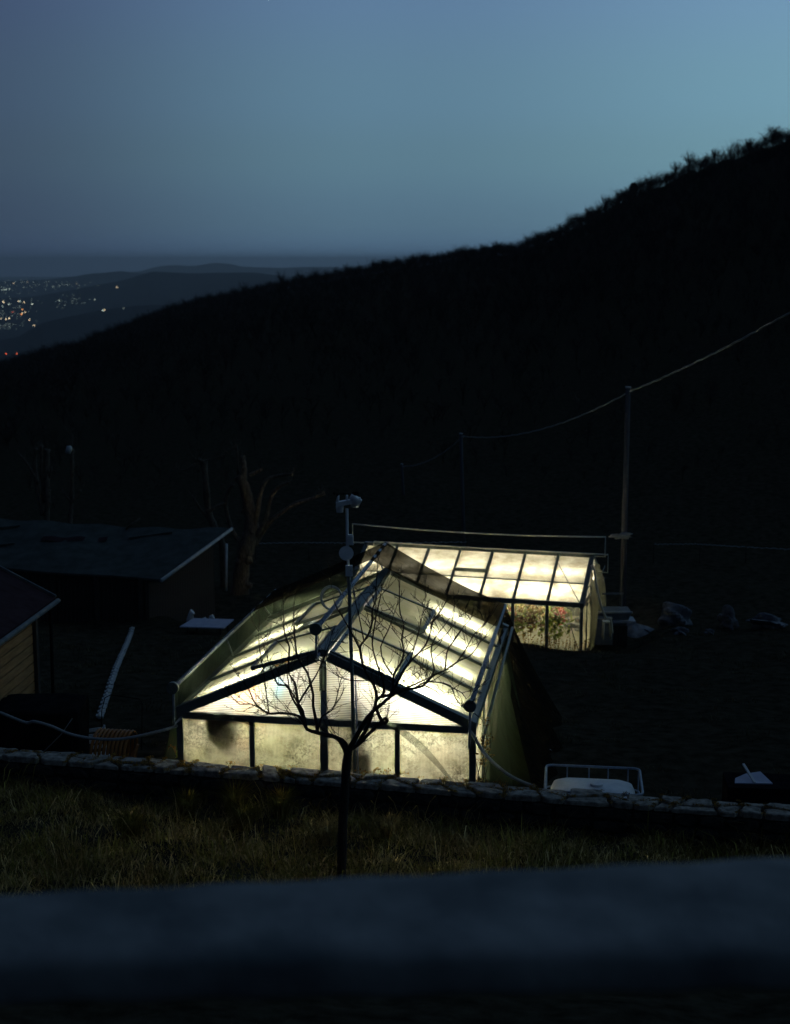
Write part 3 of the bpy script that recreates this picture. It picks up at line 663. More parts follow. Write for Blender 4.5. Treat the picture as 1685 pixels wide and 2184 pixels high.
for row in range(3):
    x = -2.2 + row*.13
    while x < 13.2 and i < 296:
        w = srng.uniform(.24, .52); zc = WT - .155 - row*.155
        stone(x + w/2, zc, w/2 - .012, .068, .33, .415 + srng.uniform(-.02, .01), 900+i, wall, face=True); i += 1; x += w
# moss in the coping joints
mv = []; mf = []
g = np.random.default_rng(5)
for (jx, jy) in joints:
    heavy = 1.0 if 2.2 < jx < 7.6 else .45
    if g.random() > .45 + .5*heavy: continue
    n = int(90*heavy*g.random()) + 10; rad = .028 + .06*g.random()*heavy
    V, F = leaf_cluster((jx, jy, WT + .002), rad, n, .010, (1.3, 1, .34), int(g.integers(1e6))); mf.append(F + sum(len(a) for a in mv)); mv.append(V)
o = link('moss', np_mesh('moss', np.concatenate(mv), np.concatenate(mf), 'moss'), wall); o['kind'] = 'stuff'
def wall_pt(s, t, z): return Matrix.Translation((WX0, WY0, 0)) @ Matrix.Rotation(WANG, 4, 'Z') @ Vector((s, t, z))
# weeds arching over the coping
for k, (px, py, lab) in enumerate([(840, 1662, 'thin weed arching over the wall coping in front of the right gable pane'),
                                   (795, 1655, 'low trailing weed on the coping just right of the tree trunk'),
                                   (375, 1608, 'small dry weed on the coping beside the left gable post')]):
    b = atz(px, py, WT); w = MB()
    for q in range(4 if k < 2 else 2):
        dx = random.uniform(-.3, .3); hgt = random.uniform(.05, .14)
        pts = [b + Vector((dx*t, .03*t, hgt*math.sin(t*2.6))) for t in np.linspace(0, 1, 9)]
        w.tube(pts, .0028, 4)
        for p in pts[3::2]:
            w.add([p, p + Vector((.012, 0, .016)), p + Vector((.0, .01, .03)), p + Vector((-.012, 0, .014))], [(0, 1, 2, 3)])
    tag(w.build('weed', 'leaf_dry'), lab, 'weed')

# ------------------------------------------------------------------ weather mast
MY = 18.35
mast = thing('weather_mast', 'tall weather station mast standing between the stone wall and the near greenhouse', 'weather mast', (aty(757, 1645, MY).x, MY, 0))
B0 = Vector(mast.location)
def mp(px, py, dy=0): return aty(px, py, MY + dy) - B0
MB().tube([Vector((0.0, 0, 0)), mp(757, 1645), mp(744, 1225)], .026, 10).build('mast_pole', 'frame', mast)
MB().tube([mp(744, 1225), mp(741, 1170), mp(740, 1085)], .018, 8).build('upper_pole', 'white', mast)
MB().tube([mp(766, 1700, -.05), mp(758, 1449, -.02)], .011, 6).build('stay_rod', 'rod', mast)
h = MB()
c = mp(745, 1072); 
h.bar(c + Vector((-.17, 0, -.02)), c + Vector((.15, 0, .04)), .11, .055)
h.tube([c + Vector((.07, 0, -.06)), c + Vector((.085, 0, .05)), c + Vector((.10, 0, .075))], [.05, .085, .080], 14)
h.tube([c + Vector((-.155, 0, 0)), c + Vector((-.14, 0, .10))], [.022, .012], 8)
h.tube([c + Vector((-.03, 0, 0)), c + Vector((-.03, 0, .10))], [.02, .014], 8)
h.build('sensor_body', 'white', mast)
lv = MB()
for k in range(5): lv.disc(c + Vector((-.125, 0, -.045 - k*.019)), (0, 0, 1), .052 - k*.002, .011, 14)
lv.tube([c + Vector((-.125, 0, -.02)), c + Vector((-.125, 0, -.13))], .030, 8)
lv.build('louvred_shield', 'white', mast)
an = MB()
for k in range(3):
    a = k*2.09 + .4; q = c + Vector((-.14, 0, .115)); e_ = q + Vector((math.cos(a)*.075, math.sin(a)*.075, 0)); an.tube([q, e_], .003, 5)
    an.blob(tuple(e_), .016, .016, .016, 3, .0, 8, 6)
an.build('wind_cups', 'black_film', mast)
vn = MB(); q = c + Vector((-.03, 0, .115)); vn.tube([q + Vector((-.08, 0, 0)), q + Vector((.14, .02, 0))], .004, 5); vn.bar(q + Vector((.07, .01, 0)), q + Vector((.15, .02, .0)), .004, .05)
vn.build('wind_vane', 'black_film', mast)
t_ = MB(); c = mp(747, 1152, -.03)
for k in range(6): t_.box(c.x-.042, c.x+.042, c.y-.04, c.y+.03, c.z-.058+k*.02, c.z-.045+k*.02)
t_.box(c.x-.03, c.x+.03, c.y-.03, c.y+.02, c.z-.06, c.z+.075); t_.build('sensor_box', 'white', mast)
MB().disc(mp(738.5, 1180, -.05), (0, -1, .28), .094, .05, 28).build('round_antenna', 'white', mast)
c = mp(744.5, 1217, -.05); MB().box(c.x-.045, c.x+.045, c.y-.03, c.y+.03, c.z-.07, c.z+.07).build('junction_box', 'white', mast)

# ------------------------------------------------------------------ the bare tree in front
TY = 14.6
tree = thing('bare_tree', 'bare young fruit tree with forked branches standing in the grass before the stone wall', 'tree', (aty(728, 1880, TY).x, TY, gz(aty(728, 1880, TY).x, TY)))
T0 = Vector(tree.location)
trg = random.Random(3)
def limb(pts, r0, r1, y0=0., y1=0., name='limb', wob=.5):
    P = []; n = len(pts)
    for k, (px, py) in enumerate(pts):
        t = k/(n - 1); P.append(aty(px + trg.uniform(-wob, wob), py + trg.uniform(-wob, wob), TY + y0 + (y1 - y0)*t) - T0)
    # smooth once (Catmull-Rom)
    Q = []
    for k in range(n - 1):
        a, b, c, d = P[max(k-1, 0)], P[k], P[k+1], P[min(k+2, n-1)]
        for s in (0, .5):
            Q.append(.5*((2*b) + (c - a)*s + (2*a - 5*b + 4*c - d)*s*s + (3*b - a - 3*c + d)*s**3))
    Q.append(P[-1]); m = len(Q)
    rr_ = [(r0 + (r1 - r0)*(k/(m-1))**.85)*trg.uniform(.9, 1.13)*(1.0 if name == 'trunk' or r0 > 4.4*px_ else 1.22) for k in range(m)]
    MB().tube(Q, rr_, 8 if r0 > .02 else 6).build(name, 'bark', tree)
    return Q, rr_
px_ = 1/ (FPX/TY)   # metres per photo pixel at the tree
L = []
L.append(limb([(727, 1905), (729, 1840), (731, 1760), (735, 1690), (738, 1640), (741, 1612), (744, 1594)], 10.5*px_, 9.5*px_, 0, 0, 'trunk', 0))
L.append(limb([(741, 1612), (734, 1596), (725, 1580), (710, 1571), (693, 1567), (676, 1563), (655, 1555), (648, 1540), (637, 1527), (618, 1523), (597, 1521), (575, 1522), (554, 1510), (540, 1494), (531, 1470), (517, 1453)], 6*px_, 1.2*px_, 0, -.3))
L.append(limb([(742, 1604), (740, 1590), (730, 1578), (712, 1572)], 5*px_, 4*px_, .05, 0))
L.append(limb([(676, 1563), (675, 1543), (668, 1506), (668, 1483), (663, 1460), (655, 1435), (638, 1409), (632, 1386), (629, 1359), (627, 1325), (626, 1304), (629, 1268)], 3.2*px_, .8*px_, -.05, .3))
L.append(limb([(653, 1552), (645, 1516), (636, 1502), (634, 1485), (628, 1456), (617, 1439), (615, 1414), (617, 1380), (611, 1363), (605, 1338), (604, 1285)], 3.2*px_, .8*px_, -.05, -.4))
L.append(limb([(650, 1540), (640, 1516), (630, 1500), (619, 1478), (615, 1450), (610, 1430)], 2.8*px_, 1.*px_, -.1, .2))
L.append(limb([(640, 1510), (625, 1480), (609, 1462), (594, 1462), (588, 1450), (580, 1430), (570, 1404), (562, 1380)], 2.*px_, .7*px_, -.1, -.5))
L.append(limb([(573, 1520), (567, 1474), (561, 1422), (554, 1390), (552, 1348), (554, 1323)], 1.3*px_, .6*px_, -.25, -.3))
L.append(limb([(578, 1521), (560, 1526), (540, 1520), (519, 1518)], 1.4*px_, .6*px_, -.25, -.3))
L.append(limb([(560, 1514), (535, 1502), (512, 1503), (501, 1494)], 1.4*px_, .5*px_, -.25, -.5))
L.append(limb([(636, 1502), (655, 1470), (675, 1440), (690, 1405), (700, 1380), (706, 1360)], 1.8*px_, .6*px_, -.1, -.4))
L.append(limb([(676, 1560), (686, 1530), (700, 1520), (712, 1510), (720, 1480), (727, 1450)], 2.*px_, .6*px_, 0, .4))
R_ = [(744, 1598), (755, 1580), (770, 1553), (787, 1527), (802, 1510), (817, 1500), (834, 1485), (854, 1475), (874, 1470), (901, 1463), (916, 1448), (929, 1438), (949, 1430), (979, 1410), (1001, 1400), (1014, 1386), (1023, 1371)]
L.append(limb(R_, 5.6*px_, 1.*px_, 0, -.5))
L.append(limb([(744, 1600), (762, 1590), (782, 1570), (797, 1556), (806, 1548), (821, 1539)], 4.6*px_, 3.6*px_, 0, .15))
L.append(limb([(818, 1543), (826, 1536), (822, 1531), (816, 1536)], 4.5*px_, 2.5*px_, .15, .15))
L.append(limb([(816, 1540), (808, 1526), (801, 1503), (803, 1485), (796, 1460), (784, 1440), (774, 1418), (768, 1386), (771, 1374), (785, 1355), (794, 1328), (794, 1299), (802, 1279), (802, 1254), (804, 1229), (806, 1200)], 3.6*px_, .8*px_, .15, .45))
L.append(limb([(762, 1588), (778, 1560), (792, 1530), (802, 1495), (812, 1486), (818, 1478), (817, 1453), (809, 1428), (800, 1403), (794, 1373), (800, 1330), (806, 1300), (812, 1270)], 3.4*px_, .8*px_, .1, -.3))
L.append(limb([(812, 1486), (826, 1484), (848, 1476), (862, 1470), (890, 1457), (912, 1447)], 3.2*px_, 1.4*px_, .0, .2))
L.append(limb([(836, 1484), (839, 1460), (840, 1438), (854, 1416), (862, 1391), (857, 1363), (862, 1333), (854, 1309), (852, 1279), (853, 1238)], 2.6*px_, .7*px_, -.1, .3))
L.append(limb([(830, 1486), (845, 1462), (862, 1428), (883, 1403), (906, 1378), (919, 1348), (924, 1326), (944, 1299), (954, 1275)], 2.6*px_, .7*px_, -.1, -.5))
L.append(limb([(916, 1448), (926, 1428), (919, 1391), (926, 1363), (949, 1333), (964, 1310)], 1.9*px_, .6*px_, -.25, .1))
L.append(limb([(949, 1430), (954, 1391), (966, 1368), (983, 1343), (1003, 1321)], 1.6*px_, .6*px_, -.35, -.6))
L.append(limb([(975, 1412), (994, 1385), (1003, 1368), (1011, 1353), (1025, 1338)], 1.5*px_, .6*px_, -.4, -.2))
L.append(limb([(888, 1465), (905, 1456), (929, 1455), (961, 1463), (971, 1488), (983, 1505), (998, 1515)], 1.7*px_, .6*px_, -.3, -.7))
L.append(limb([(940, 1455), (968, 1468), (985, 1478), (995, 1490), (1004, 1480)], 1.3*px_, .5*px_, -.4, -.1))
L.append(limb([(905, 1462), (930, 1474), (945, 1490), (962, 1500)], 1.3*px_, .5*px_, -.3, -.5))
L.append(limb([(790, 1452), (757, 1452), (735, 1448), (715, 1438), (700, 1420)], 1.7*px_, .6*px_, .2, .4))
L.append(limb([(768, 1386), (745, 1341), (722, 1303), (712, 1279), (705, 1232)], 1.8*px_, .6*px_, .2, .5))
L.append(limb([(776, 1368), (765, 1309), (758, 1285), (757, 1270)], 1.3*px_, .5*px_, .3, .1))
L.append(limb([(838, 1440), (820, 1415), (812, 1380), (828, 1345), (840, 1310)], 1.6*px_, .6*px_, 0, -.3))
L.append(limb([(870, 1420), (884, 1380), (893, 1345), (902, 1310), (908, 1275)], 1.4*px_, .5*px_, -.2, .2))
L.append(limb([(897, 1390), (925, 1375), (948, 1357), (962, 1340), (970, 1330)], 1.2*px_, .5*px_, -.3, -.1))
tw = MB()
def twig(p, d, l, r, depth=0):
    n = 5; P = [p]; dd = d.copy()
    for k in range(n):
        dd = (dd + Vector((trg.gauss(0, .16), trg.gauss(0, .16), trg.gauss(.07, .12)))).normalized(); P.append(P[-1] + dd*l/n)
        if trg.random() < .5: # bud
            b = P[-1]; s = dd.cross(Vector((trg.gauss(0, 1), trg.gauss(0, 1), trg.gauss(0, 1)))).normalized(); tw.tube([b, b + s*.008 + dd*.01], [r*.9, r*.5], 3, False)
    tw.tube(P, [r*(1 - .45*k/n) for k in range(n+1)], 4, False)
    if depth < 2:
        for k in range(trg.choice([1, 2, 2, 3]) if depth == 0 else trg.choice([0, 1, 1])):
            j = trg.randint(1, n-1); s = Vector((trg.gauss(0, 1), trg.gauss(0, .7), trg.gauss(.3, .6))).normalized()
            twig(P[j], (dd + s*.95).normalized(), l*trg.uniform(.35, .65), r*.75, depth+1)
for Q, rr_ in L[1:]:
    thin = [k for k in range(2, len(Q)) if rr_[k] < 5.0*px_]
    for k in thin:
        if trg.random() < .62:
            ax = (Q[min(k+1, len(Q)-1)] - Q[k-1]).normalized(); s = Vector((trg.gauss(0, 1), trg.gauss(0, .8), trg.gauss(.35, .5))).normalized()
            twig(Q[k], (ax*.6 + s + Vector((0, 0, .25))).normalized(), trg.uniform(.12, .42), .0042)
    twig(Q[-1], (Q[-1] - Q[-3]).normalized(), trg.uniform(.12, .26), .0038)
o = tw.build('twigs', 'bark', tree); o['kind'] = 'stuff'

# ------------------------------------------------------------------ grass on the bank
def grass(name, n, x0, x1, yf, hmin, hmax, wid, m, seed, clump=1.0, lean=.5, keep=None):
    g = np.random.default_rng(seed)
    nc = n//34; cx = g.uniform(x0, x1, nc); cyv = yf(cx, g.random(nc)); ch = g.uniform(.35, 1.35, nc)*(1 + clump*(g.random(nc) > .90))*(.75 + .35*np.sin(cx*1.9 + cyv*2.7) + .2*np.sin(cx*4.3 - cyv*3.1))
    k = g.integers(0, nc, n); spread = .05 + .10*ch[k]
    X = cx[k] + g.normal(0, 1, n)*spread; Y = cyv[k] + g.normal(0, 1, n)*spread
    if keep is not None:
        s = keep(X, Y); X, Y, k = X[s], Y[s], k[s]; n = len(X)
    Z = ground_z(X, Y) - .01
    H = g.uniform(hmin, hmax, n)*ch[k]; a = g.uniform(0, 2*np.pi, n); ld = a + g.normal(0, .3, n) + np.pi/2
    out_ = np.arctan2(Y - cyv[k], X - cx[k]); ld = np.where(g.random(n) < .6, out_, ld)
    le = H*lean*(.3 + g.random(n)); W = wid*(.6 + .8*g.random(n))
    wx, wy = np.cos(a)*W/2, np.sin(a)*W/2; dx, dy = np.cos(ld)*le, np.sin(ld)*le
    dr = 1 - .35*g.random(n)
    P = np.stack([np.stack([X - wx, Y - wy, Z], -1), np.stack([X + wx, Y + wy, Z], -1),
                  np.stack([X + dx*.35 - wx*.8, Y + dy*.35 - wy*.8, Z + H*.62], -1), np.stack([X + dx*.35 + wx*.8, Y + dy*.35 + wy*.8, Z + H*.62], -1),
                  np.stack([X + dx, Y + dy, Z + H*dr], -1)], 1).reshape(-1, 3)
    b = (np.arange(n)*5)[:, None]
    F = np.concatenate([b + [0, 1, 3], b + [0, 3, 2], b + [2, 3, 4]], 1).reshape(-1, 3)
    o = link(name, np_mesh(name, P, F, m)); return o
front = lambda x: WY0 + WS*(x - WX0) - .42
M['grass_green'] = blade('grass_green', (.09, .08, .018), (.24, .20, .05), .9, .55)
M['grass_dry'] = blade('grass_dry', (.16, .115, .04), (.55, .41, .18), 2.2, .6)
yf = lambda x, u: 12.6 + (front(x) - .02 - 12.6)*u
tag(grass('grass', 46000, -7.2, 6.6, yf, .06, .19, .012, 'grass_green', 1, lean=.8), 'rough green grass covering the bank below the stone wall', 'grass', kind='stuff')
tag(grass('dry_grass', 70000, -7.2, 6.6, yf, .05, .20, .009, 'grass_dry', 2, lean=1.1), 'dry straw coloured grass blades lying through the bank', 'grass', kind='stuff')
# taller tufts and flowering stalks one can tell apart
for k, (px, py, hgt, lab) in enumerate([(500, 1740, .50, 'tallest green grass tuft on the bank under the left gable post'), (520, 1770, .42, 'broad green grass tuft on the bank left of the tree'),
                                        (600, 1745, .45, 'arching grass tuft below the middle of the gable'), (280, 1790, .4, 'grass tuft at the far left of the lit bank'),
                                        (700, 1800, .36, 'yellowish grass tuft just left of the tree trunk'), (830, 1790, .36, 'tuft of pale flowering grass just right of the tree trunk'),
                                        (400, 1745, .42, 'dark green tuft on the bank below the left hose')]):
    p = on_ground(px, py, 11); g = np.random.default_rng(40+k); n = 420
    a = g.uniform(0, 2*np.pi, n); rr0 = g.random(n)*.09; H = hgt*(.45 + .6*g.random(n)); le = H*(.15 + .75*g.random(n)); w = .0055
    X = np.cos(a)*rr0; Y = np.sin(a)*rr0; wx = -np.sin(a)*w; wy = np.cos(a)*w
    z0 = -.03
    P = np.stack([np.stack([X-wx, Y-wy, 0*X+z0], -1), np.stack([X+wx, Y+wy, 0*X+z0], -1), np.stack([X+np.cos(a)*le*.3-wx*.8, Y+np.sin(a)*le*.3-wy*.8, H*.65], -1),
                  np.stack([X+np.cos(a)*le*.3+wx*.8, Y+np.sin(a)*le*.3+wy*.8, H*.65], -1), np.stack([X+np.cos(a)*le, Y+np.sin(a)*le, H*(1-.4*g.random(n))], -1)], 1).reshape(-1, 3)
    b = (np.arange(n)*5)[:, None]; F = np.concatenate([b + [0, 1, 3], b + [0, 3, 2], b + [2, 3, 4]], 1).reshape(-1, 3)
    o = link('grass_tuft', np_mesh('grass_tuft', P, F, 'grass_dry' if k in (4, 5) else 'grass_green')); o.location = p; tag(o, lab, 'grass tuft')
st = MB(); g = random.Random(9)
for k in range(70):
    p = on_ground(g.choice([g.gauss(830, 40), g.gauss(640, 90), g.uniform(60, 1100)]), g.uniform(1760, 1900), 11); hgt = g.uniform(.22, .5); a = g.uniform(0, 6.28)
    d = Vector((math.cos(a), math.sin(a), 0))*hgt*.3; pts = [p, p + d*.2 + Vector((0, 0, hgt*.5)), p + d*.6 + Vector((0, 0, hgt*.85)), p + d + Vector((0, 0, hgt))]
    st.tube(pts, .0022, 3, False); st.tube([pts[2].lerp(pts[3], .4), pts[3], pts[3] + d*.15 + Vector((0, 0, .02))], [.003, .009, .002], 4, False)
tag(st.build('grass_stalks', 'grass_dry'), 'thin flowering grass stalks rising out of the bank', 'grass', kind='stuff')
# rough sward on the field behind the wall
def keepf(X, Y):
    d = m1.inverted(); a = -YAW1; dx = X - O1.x; dy = Y - O1.y; c, s = math.cos(YAW1), math.sin(YAW1); lx = dx*c - dy*s; ly = dx*s + dy*c
    e = X - G2.x; f = Y - G2.y; s2 = e*X2.x + f*X2.y
    return ~((abs(lx) < 2.6) & (ly > -.1) & (ly < 6)) & ~((s2 > -.2) & (e < 2) & (e > -12) & (s2 < 6))
M['grass_field'] = surf('grass_field', (.05, .05, .03), (.13, .12, .07), .8, rough=.9, isl=.5, spec=0)
tag(grass('field_grass', 50000, -16, 17, lambda x, u: wall_y(x) + .3 + (44 - wall_y(x))*u**.8, .04, .13, .012, 'grass_field', 5, lean=.9, keep=keepf), 'short tufty grass on the dark field behind the stone wall', 'grass', kind='stuff')
bw = MB(); g = random.Random(21)
for k in range(120):   # weeds on the berm against the far greenhouse
    t = g.uniform(-.5, 5.5); p = G2 + D2*t - X2*g.uniform(.6, 1.4); p.z = gz(p.x, p.y); hgt = g.uniform(.12, .42)
    q = p + Vector((g.gauss(0, .08), 0, hgt)); bw.tube([p, p.lerp(q, .5) + Vector((g.gauss(0, .03), 0, 0)), q], [.007, .005, .003], 3, False)
    for s in range(3): c = p.lerp(q, .4 + .25*s); bw.add([c, c + Vector((.03, 0, .02)), c + Vector((.05*g.choice([-1, 1]), 0, .05)), c + Vector((-.01, 0, .03))], [(0, 1, 2, 3)])
tag(bw.build('weeds', 'leaf_dry'), 'weeds standing dark against the side panes of the far greenhouse', 'weeds', kind='stuff')

# ------------------------------------------------------------------ things on the near terrace
# pale tank in a tubular cage
tk = thing('water_tank', 'pale plastic tank in a tubular cage behind the wall, right of the near greenhouse', 'water tank', (2.76, 18.86, -.06), -R(7))
b = MB()
def rrect(hx, hy, r_, n=5):
    P = []
    for cx_0, cy_0, a0 in ((hx-r_, hy-r_, 0), (-hx+r_, hy-r_, 90), (-hx+r_, -hy+r_, 180), (hx-r_, -hy+r_, 270)):
        for k in range(n+1): a = R(a0 + 90*k/n); P.append((cx_0 + r_*math.cos(a), cy_0 + r_*math.sin(a)))
    return P
ring = [rrect(.56, .40, .12), rrect(.59, .43, .14), rrect(.59, .43, .14), rrect(.55, .39, .14), rrect(.46, .30, .14), rrect(.2, .1, .08)]; zs = [.12, .2, .92, 1.02, 1.075, 1.09]
n_ = len(ring[0]); V = [(x, y, z) for rg, z in zip(ring, zs) for x, y in rg]; F = [(l*n_+k, l*n_+(k+1) % n_, (l+1)*n_+(k+1) % n_, (l+1)*n_+k) for l in range(5) for k in range(n_)] + [tuple(5*n_+k for k in range(n_))]
b.add(V, F, True); b.build('tank_body', 'white', tk)
cg = MB(); P = [(x, y, 1.17) for x, y in rrect(.66, .52, .10)]; cg.tube(P + [P[0]], .018, 6, False)
for z in (.2, .5, .85): Q = [(x, y, z) for x, y in rrect(.66, .52, .10)]; cg.tube(Q + [Q[0]], .012, 6, False)
cg.build('cage_ring', 'rod', tk)
for x in (-.66, -.36, -.05, .22, .5, .66):
    for y in (-.52, .52): MB().tube([(x if abs(x) < .6 else x*.985, y, .1), (x if abs(x) < .6 else x*.985, y, 1.16)], .011, 5).build('cage_bar', 'rod', tk)
MB().disc((0.05, 0, 1.10), (0, 0, 1), .09, .05, 20).build('lid', 'white', tk)
MB().tube([(.06, -.40, 1.13), (.10, -.38, 1.16), (.13, -.42, 1.12), (.07, -.45, 1.08), (.12, -.5, 1.02)], .006, 5).build('cord', 'white', tk)
MB().box(-.72, .72, -.56, .56, 0, .1).build('pallet', 'shed_board', tk)
# black wrapped tank at left
a = aty(8, 1490, 22.0); c = aty(192, 1500, 21.6)
bt = thing('covered_tank', 'black plastic wrapped tank behind the wall at the left, in front of the plank hut', 'water tank', ((a.x + c.x)/2, 21.4, gz((a.x + c.x)/2, 21.4)), 0)
def bulge(u, v):
    th = u*2*math.pi; hx, hy, hh = .68, .52, 1.37 + gz(a.x, 21.4)*0
    cx0 = math.copysign(abs(math.cos(th))**.35, math.cos(th)); sy0 = math.copysign(abs(math.sin(th))**.35, math.sin(th))
    if v < .7: z = hh*v/.7; k = 1
    else: w = (v - .7)/.3; z = hh + .07*math.sin(w*math.pi/2); k = math.cos(w*math.pi/2)**.22 if w < 1 else 0
    k2 = 1 + .025*math.sin(th*7 + z*3) + .02*math.sin(th*13 + 1)
    return (cx0*hx*k*k2, sy0*hy*k*k2, z)
MB().grid(bulge, 56, 16).build('wrapping', 'black_film', bt)
MB().tube([(-.1, -.58, .6), (.2, -.57, .85), (.45, -.56, 1.1), (.62, -.54, 1.34)], .008, 5).build('tie_cord', 'hose', bt)
# hoses
def hose(pts, Ys, r_, label, ribs=True):
    P = [aty(px, py, Y) for (px, py), Y in zip(pts, Ys)]; Q = []
    n = len(P)
    for k in range(n - 1):
        a, b, c, d = P[max(k-1, 0)], P[k], P[k+1], P[min(k+2, n-1)]
        for s in np.linspace(0, 1, 12, endpoint=False): Q.append(.5*((2*b) + (c - a)*s + (2*a - 5*b + 4*c - d)*s*s + (3*b - a - 3*c + d)*s**3))
    Q.append(P[-1]); rr_ = [r_*(1 + (.10 if k % 2 else -.06)*ribs) for k in range(len(Q))]
    return tag(MB().tube(Q, rr_, 8).build('hose', 'hose'), label, 'hose')
hose([(-60, 1498), (0, 1520), (54, 1541), (73, 1539), (109, 1549), (150, 1566), (196, 1575), (245, 1577), (286, 1572), (346, 1558), (378, 1548)], [19.6]*3 + [19.5]*3 + [19.5]*3 + [19.6, 19.75], .022, 'pale ribbed hose sagging from the left corner of the near greenhouse out of frame')
hose([(1003, 1560), (1016, 1579), (1031, 1604), (1054, 1628), (1082, 1651), (1112, 1667), (1140, 1678)], [19.0, 18.9, 18.7, 18.4, 18.1, 17.95, 17.8], .024, 'pale ribbed hose curving down from the right corner of the near greenhouse')
# coil of drain pipe
cc = aty(246, 1602, 19.9)
co = thing('pipe_coil', 'coil of orange brown corrugated pipe behind the wall under the sagging hose', 'pipe coil', cc, R(-8))
for k in range(9):
    P = [(-.27 + .062*k + .02*math.sin(t), .30*math.cos(t), .30*math.sin(t)) for t in np.linspace(0, 2*math.pi, 25)]
    MB().tube(P, .024, 6, False).build('loop', 'coil', co)
MB().tube([(.27, -.28, -.15), (.36, -.26, .02), (.42, -.22, .2)], .024, 6).build('loop_end', 'coil', co)
# wire hoop
tag(MB().tube([aty(215, 1600, 20.8), aty(217, 1515, 20.8), aty(224, 1488, 20.8), aty(236, 1482, 20.8), aty(270, 1487, 20.8), aty(298, 1491, 20.8), aty(303, 1500, 20.8), aty(302, 1600, 20.8)], .007, 6).build('wire_hoop', 'black_film'), 'thin dark wire hoop standing behind the coil of pipe', 'hoop')
# white folding chair between hut and strip
p = on_ground(203, 1600, 18); p = Vector((aty(204, 1560, 21.6).x, 21.6, 0))
ch = thing('garden_chair', 'white garden chair beside the black wrapped tank, mostly hidden behind the wall', 'chair', p, R(25))
for sx_ in (-.2, .2):
    MB().tube([(sx_, -.2, 0), (sx_, -.16, .45)], .016, 6).build('leg', 'white', ch); MB().tube([(sx_, .2, 0), (sx_, .2, .45), (sx_, .27, .88)], .016, 6).build('leg', 'white', ch)
MB().box(-.21, .21, -.2, .2, .44, .47).build('seat', 'white', ch); 
for k in range(4): MB().bar((-.2, .21 + .02*k, .55 + .09*k), (.2, .21 + .02*k, .55 + .09*k), .012, .055).build('back_slat', 'white', ch)
# pale edging strip across the field
ed = thing('edging_strip', 'pale scalloped edging strip running up the dark field left of the near greenhouse', 'edging', (0, 0, 0))
A_ = on_ground(283, 1348, 20); B_ = on_ground(213, 1540, 20)
n = 34; tile = MB()
for k in range(6):
    a0 = R(180*k/6); a1 = R(180*(k+1)/6)
tile.add([(-.06, -.5, 0), (.06, -.5, 0), (.06, .5, 0), (.01, .5, 0), (-.075, .12, 0), (-.06, -.5, .0)] , [(0, 1, 2, 3, 4)])
seg = (A_ - B_).length/n
tm = MB(); tm.tube([(-.02, -seg*.5, .03), (-.02, seg*.5, .03)], .03, 6); tm.box(-.05, .06, -seg*.48, seg*.48, .0, .045); tm.box(-.085, -.05, -seg*.2, seg*.3, .0, .04)
M['edging'] = surf('concrete_edging', (.30, .33, .34), (.46, .48, .48), 8, rough=.9, spec=.1)
tme = tm.mesh('edging_piece', 'edging')
ang = math.atan2(-(A_.x - B_.x), A_.y - B_.y)
for k in range(n):
    t = (k + .5)/n; p = B_.lerp(A_, t); p.z = sum(gz(B_.lerp(A_, t + q).x, B_.lerp(A_, t + q).y) for q in (-.08, -.04, 0, .04, .08))/5 + .05; o = link('edging_piece', tme, ed); o.location = p; o.rotation_euler = (math.atan2(A_.z - B_.z, (A_ - B_).length), 0, ang + random.uniform(-.03, .03))
# white board on a low table near the shed
pb = on_ground(440, 1352, 25)
tb = thing('low_table', 'low table with a pale lilac board top beside the right end of the shed', 'table', pb, R(-3))
MB().add([(-.72, -.42, .30), (.62, -.42, .28), (.78, .42, .33), (-.46, .42, .35), (-.72, -.42, .33), (.62, -.42, .31), (.78, .42, .36), (-.46, .42, .38)],
         [(3, 2, 1, 0), (4, 5, 6, 7), (0, 1, 5, 4), (1, 2, 6, 5), (2, 3, 7, 6), (3, 0, 4, 7)]).build('board', 'pale_sheet', tb)
for x, y in ((-.5, -.35), (.5, -.35), (-.35, .35), (.6, .35)): MB().box(x-.03, x+.03, y-.03, y+.03, 0, .30).build('leg', 'shed_board', tb)
for px, py, Y, h_, lab in ((405, 1336, 44, .42, 'crumpled pale sack standing behind the low table'), (449, 1334, 44.2, .26, 'small pale pot standing behind the low table'), (433, 1334, 44.4, .18, 'lowest pale pot in the row behind the low table')):
    p = on_ground(px, py, 30); q = MB(); q.tube([(0, 0, 0), (.02, 0, h_*.5), (.05, 0, h_), (.1, 0, h_*1.1)], [.10, .12, .07, .10] if h_ > .3 else [.06, .08, .085, .08], 8)
    o = q.build('sack' if h_ > .3 else 'pot', 'white'); o.location = p; tag(o, lab, 'sack' if h_ > .3 else 'pot')
# right hand side: crate with board
c0 = aty(1555, 1672, 18.3); c1 = aty(1700, 1690, 18.3)
cr = thing('crate', 'dark crate just behind the wall near the right edge', 'crate', ((c0.x + c1.x)/2, 18.45, 0), -R(6))
hw = (c1.x - c0.x)/2; ht = c0.z
MB().box(-hw, hw, -.28, .32, .0, ht - .02).build('crate_body', 'black_film', cr); MB().bar((-hw, -.29, ht - .03), (hw, -.29, ht - .03), .03, .04).build('rim', 'black_film', cr)
bd = MB().add([(-.26, -.10, 0), (.25, -.12, .0), (.16, .2, .05), (-.05, .16, .035), (-.22, .05, .01), (-.26, -.10, .015), (.25, -.12, .015), (.16, .2, .065), (-.05, .16, .05), (-.22, .05, .025)],
              [(4, 3, 2, 1, 0), (5, 6, 7, 8, 9), (0, 1, 6, 5), (1, 2, 7, 6), (2, 3, 8, 7), (3, 4, 9, 8), (4, 0, 5, 9)]).build('board', 'pale_sheet')
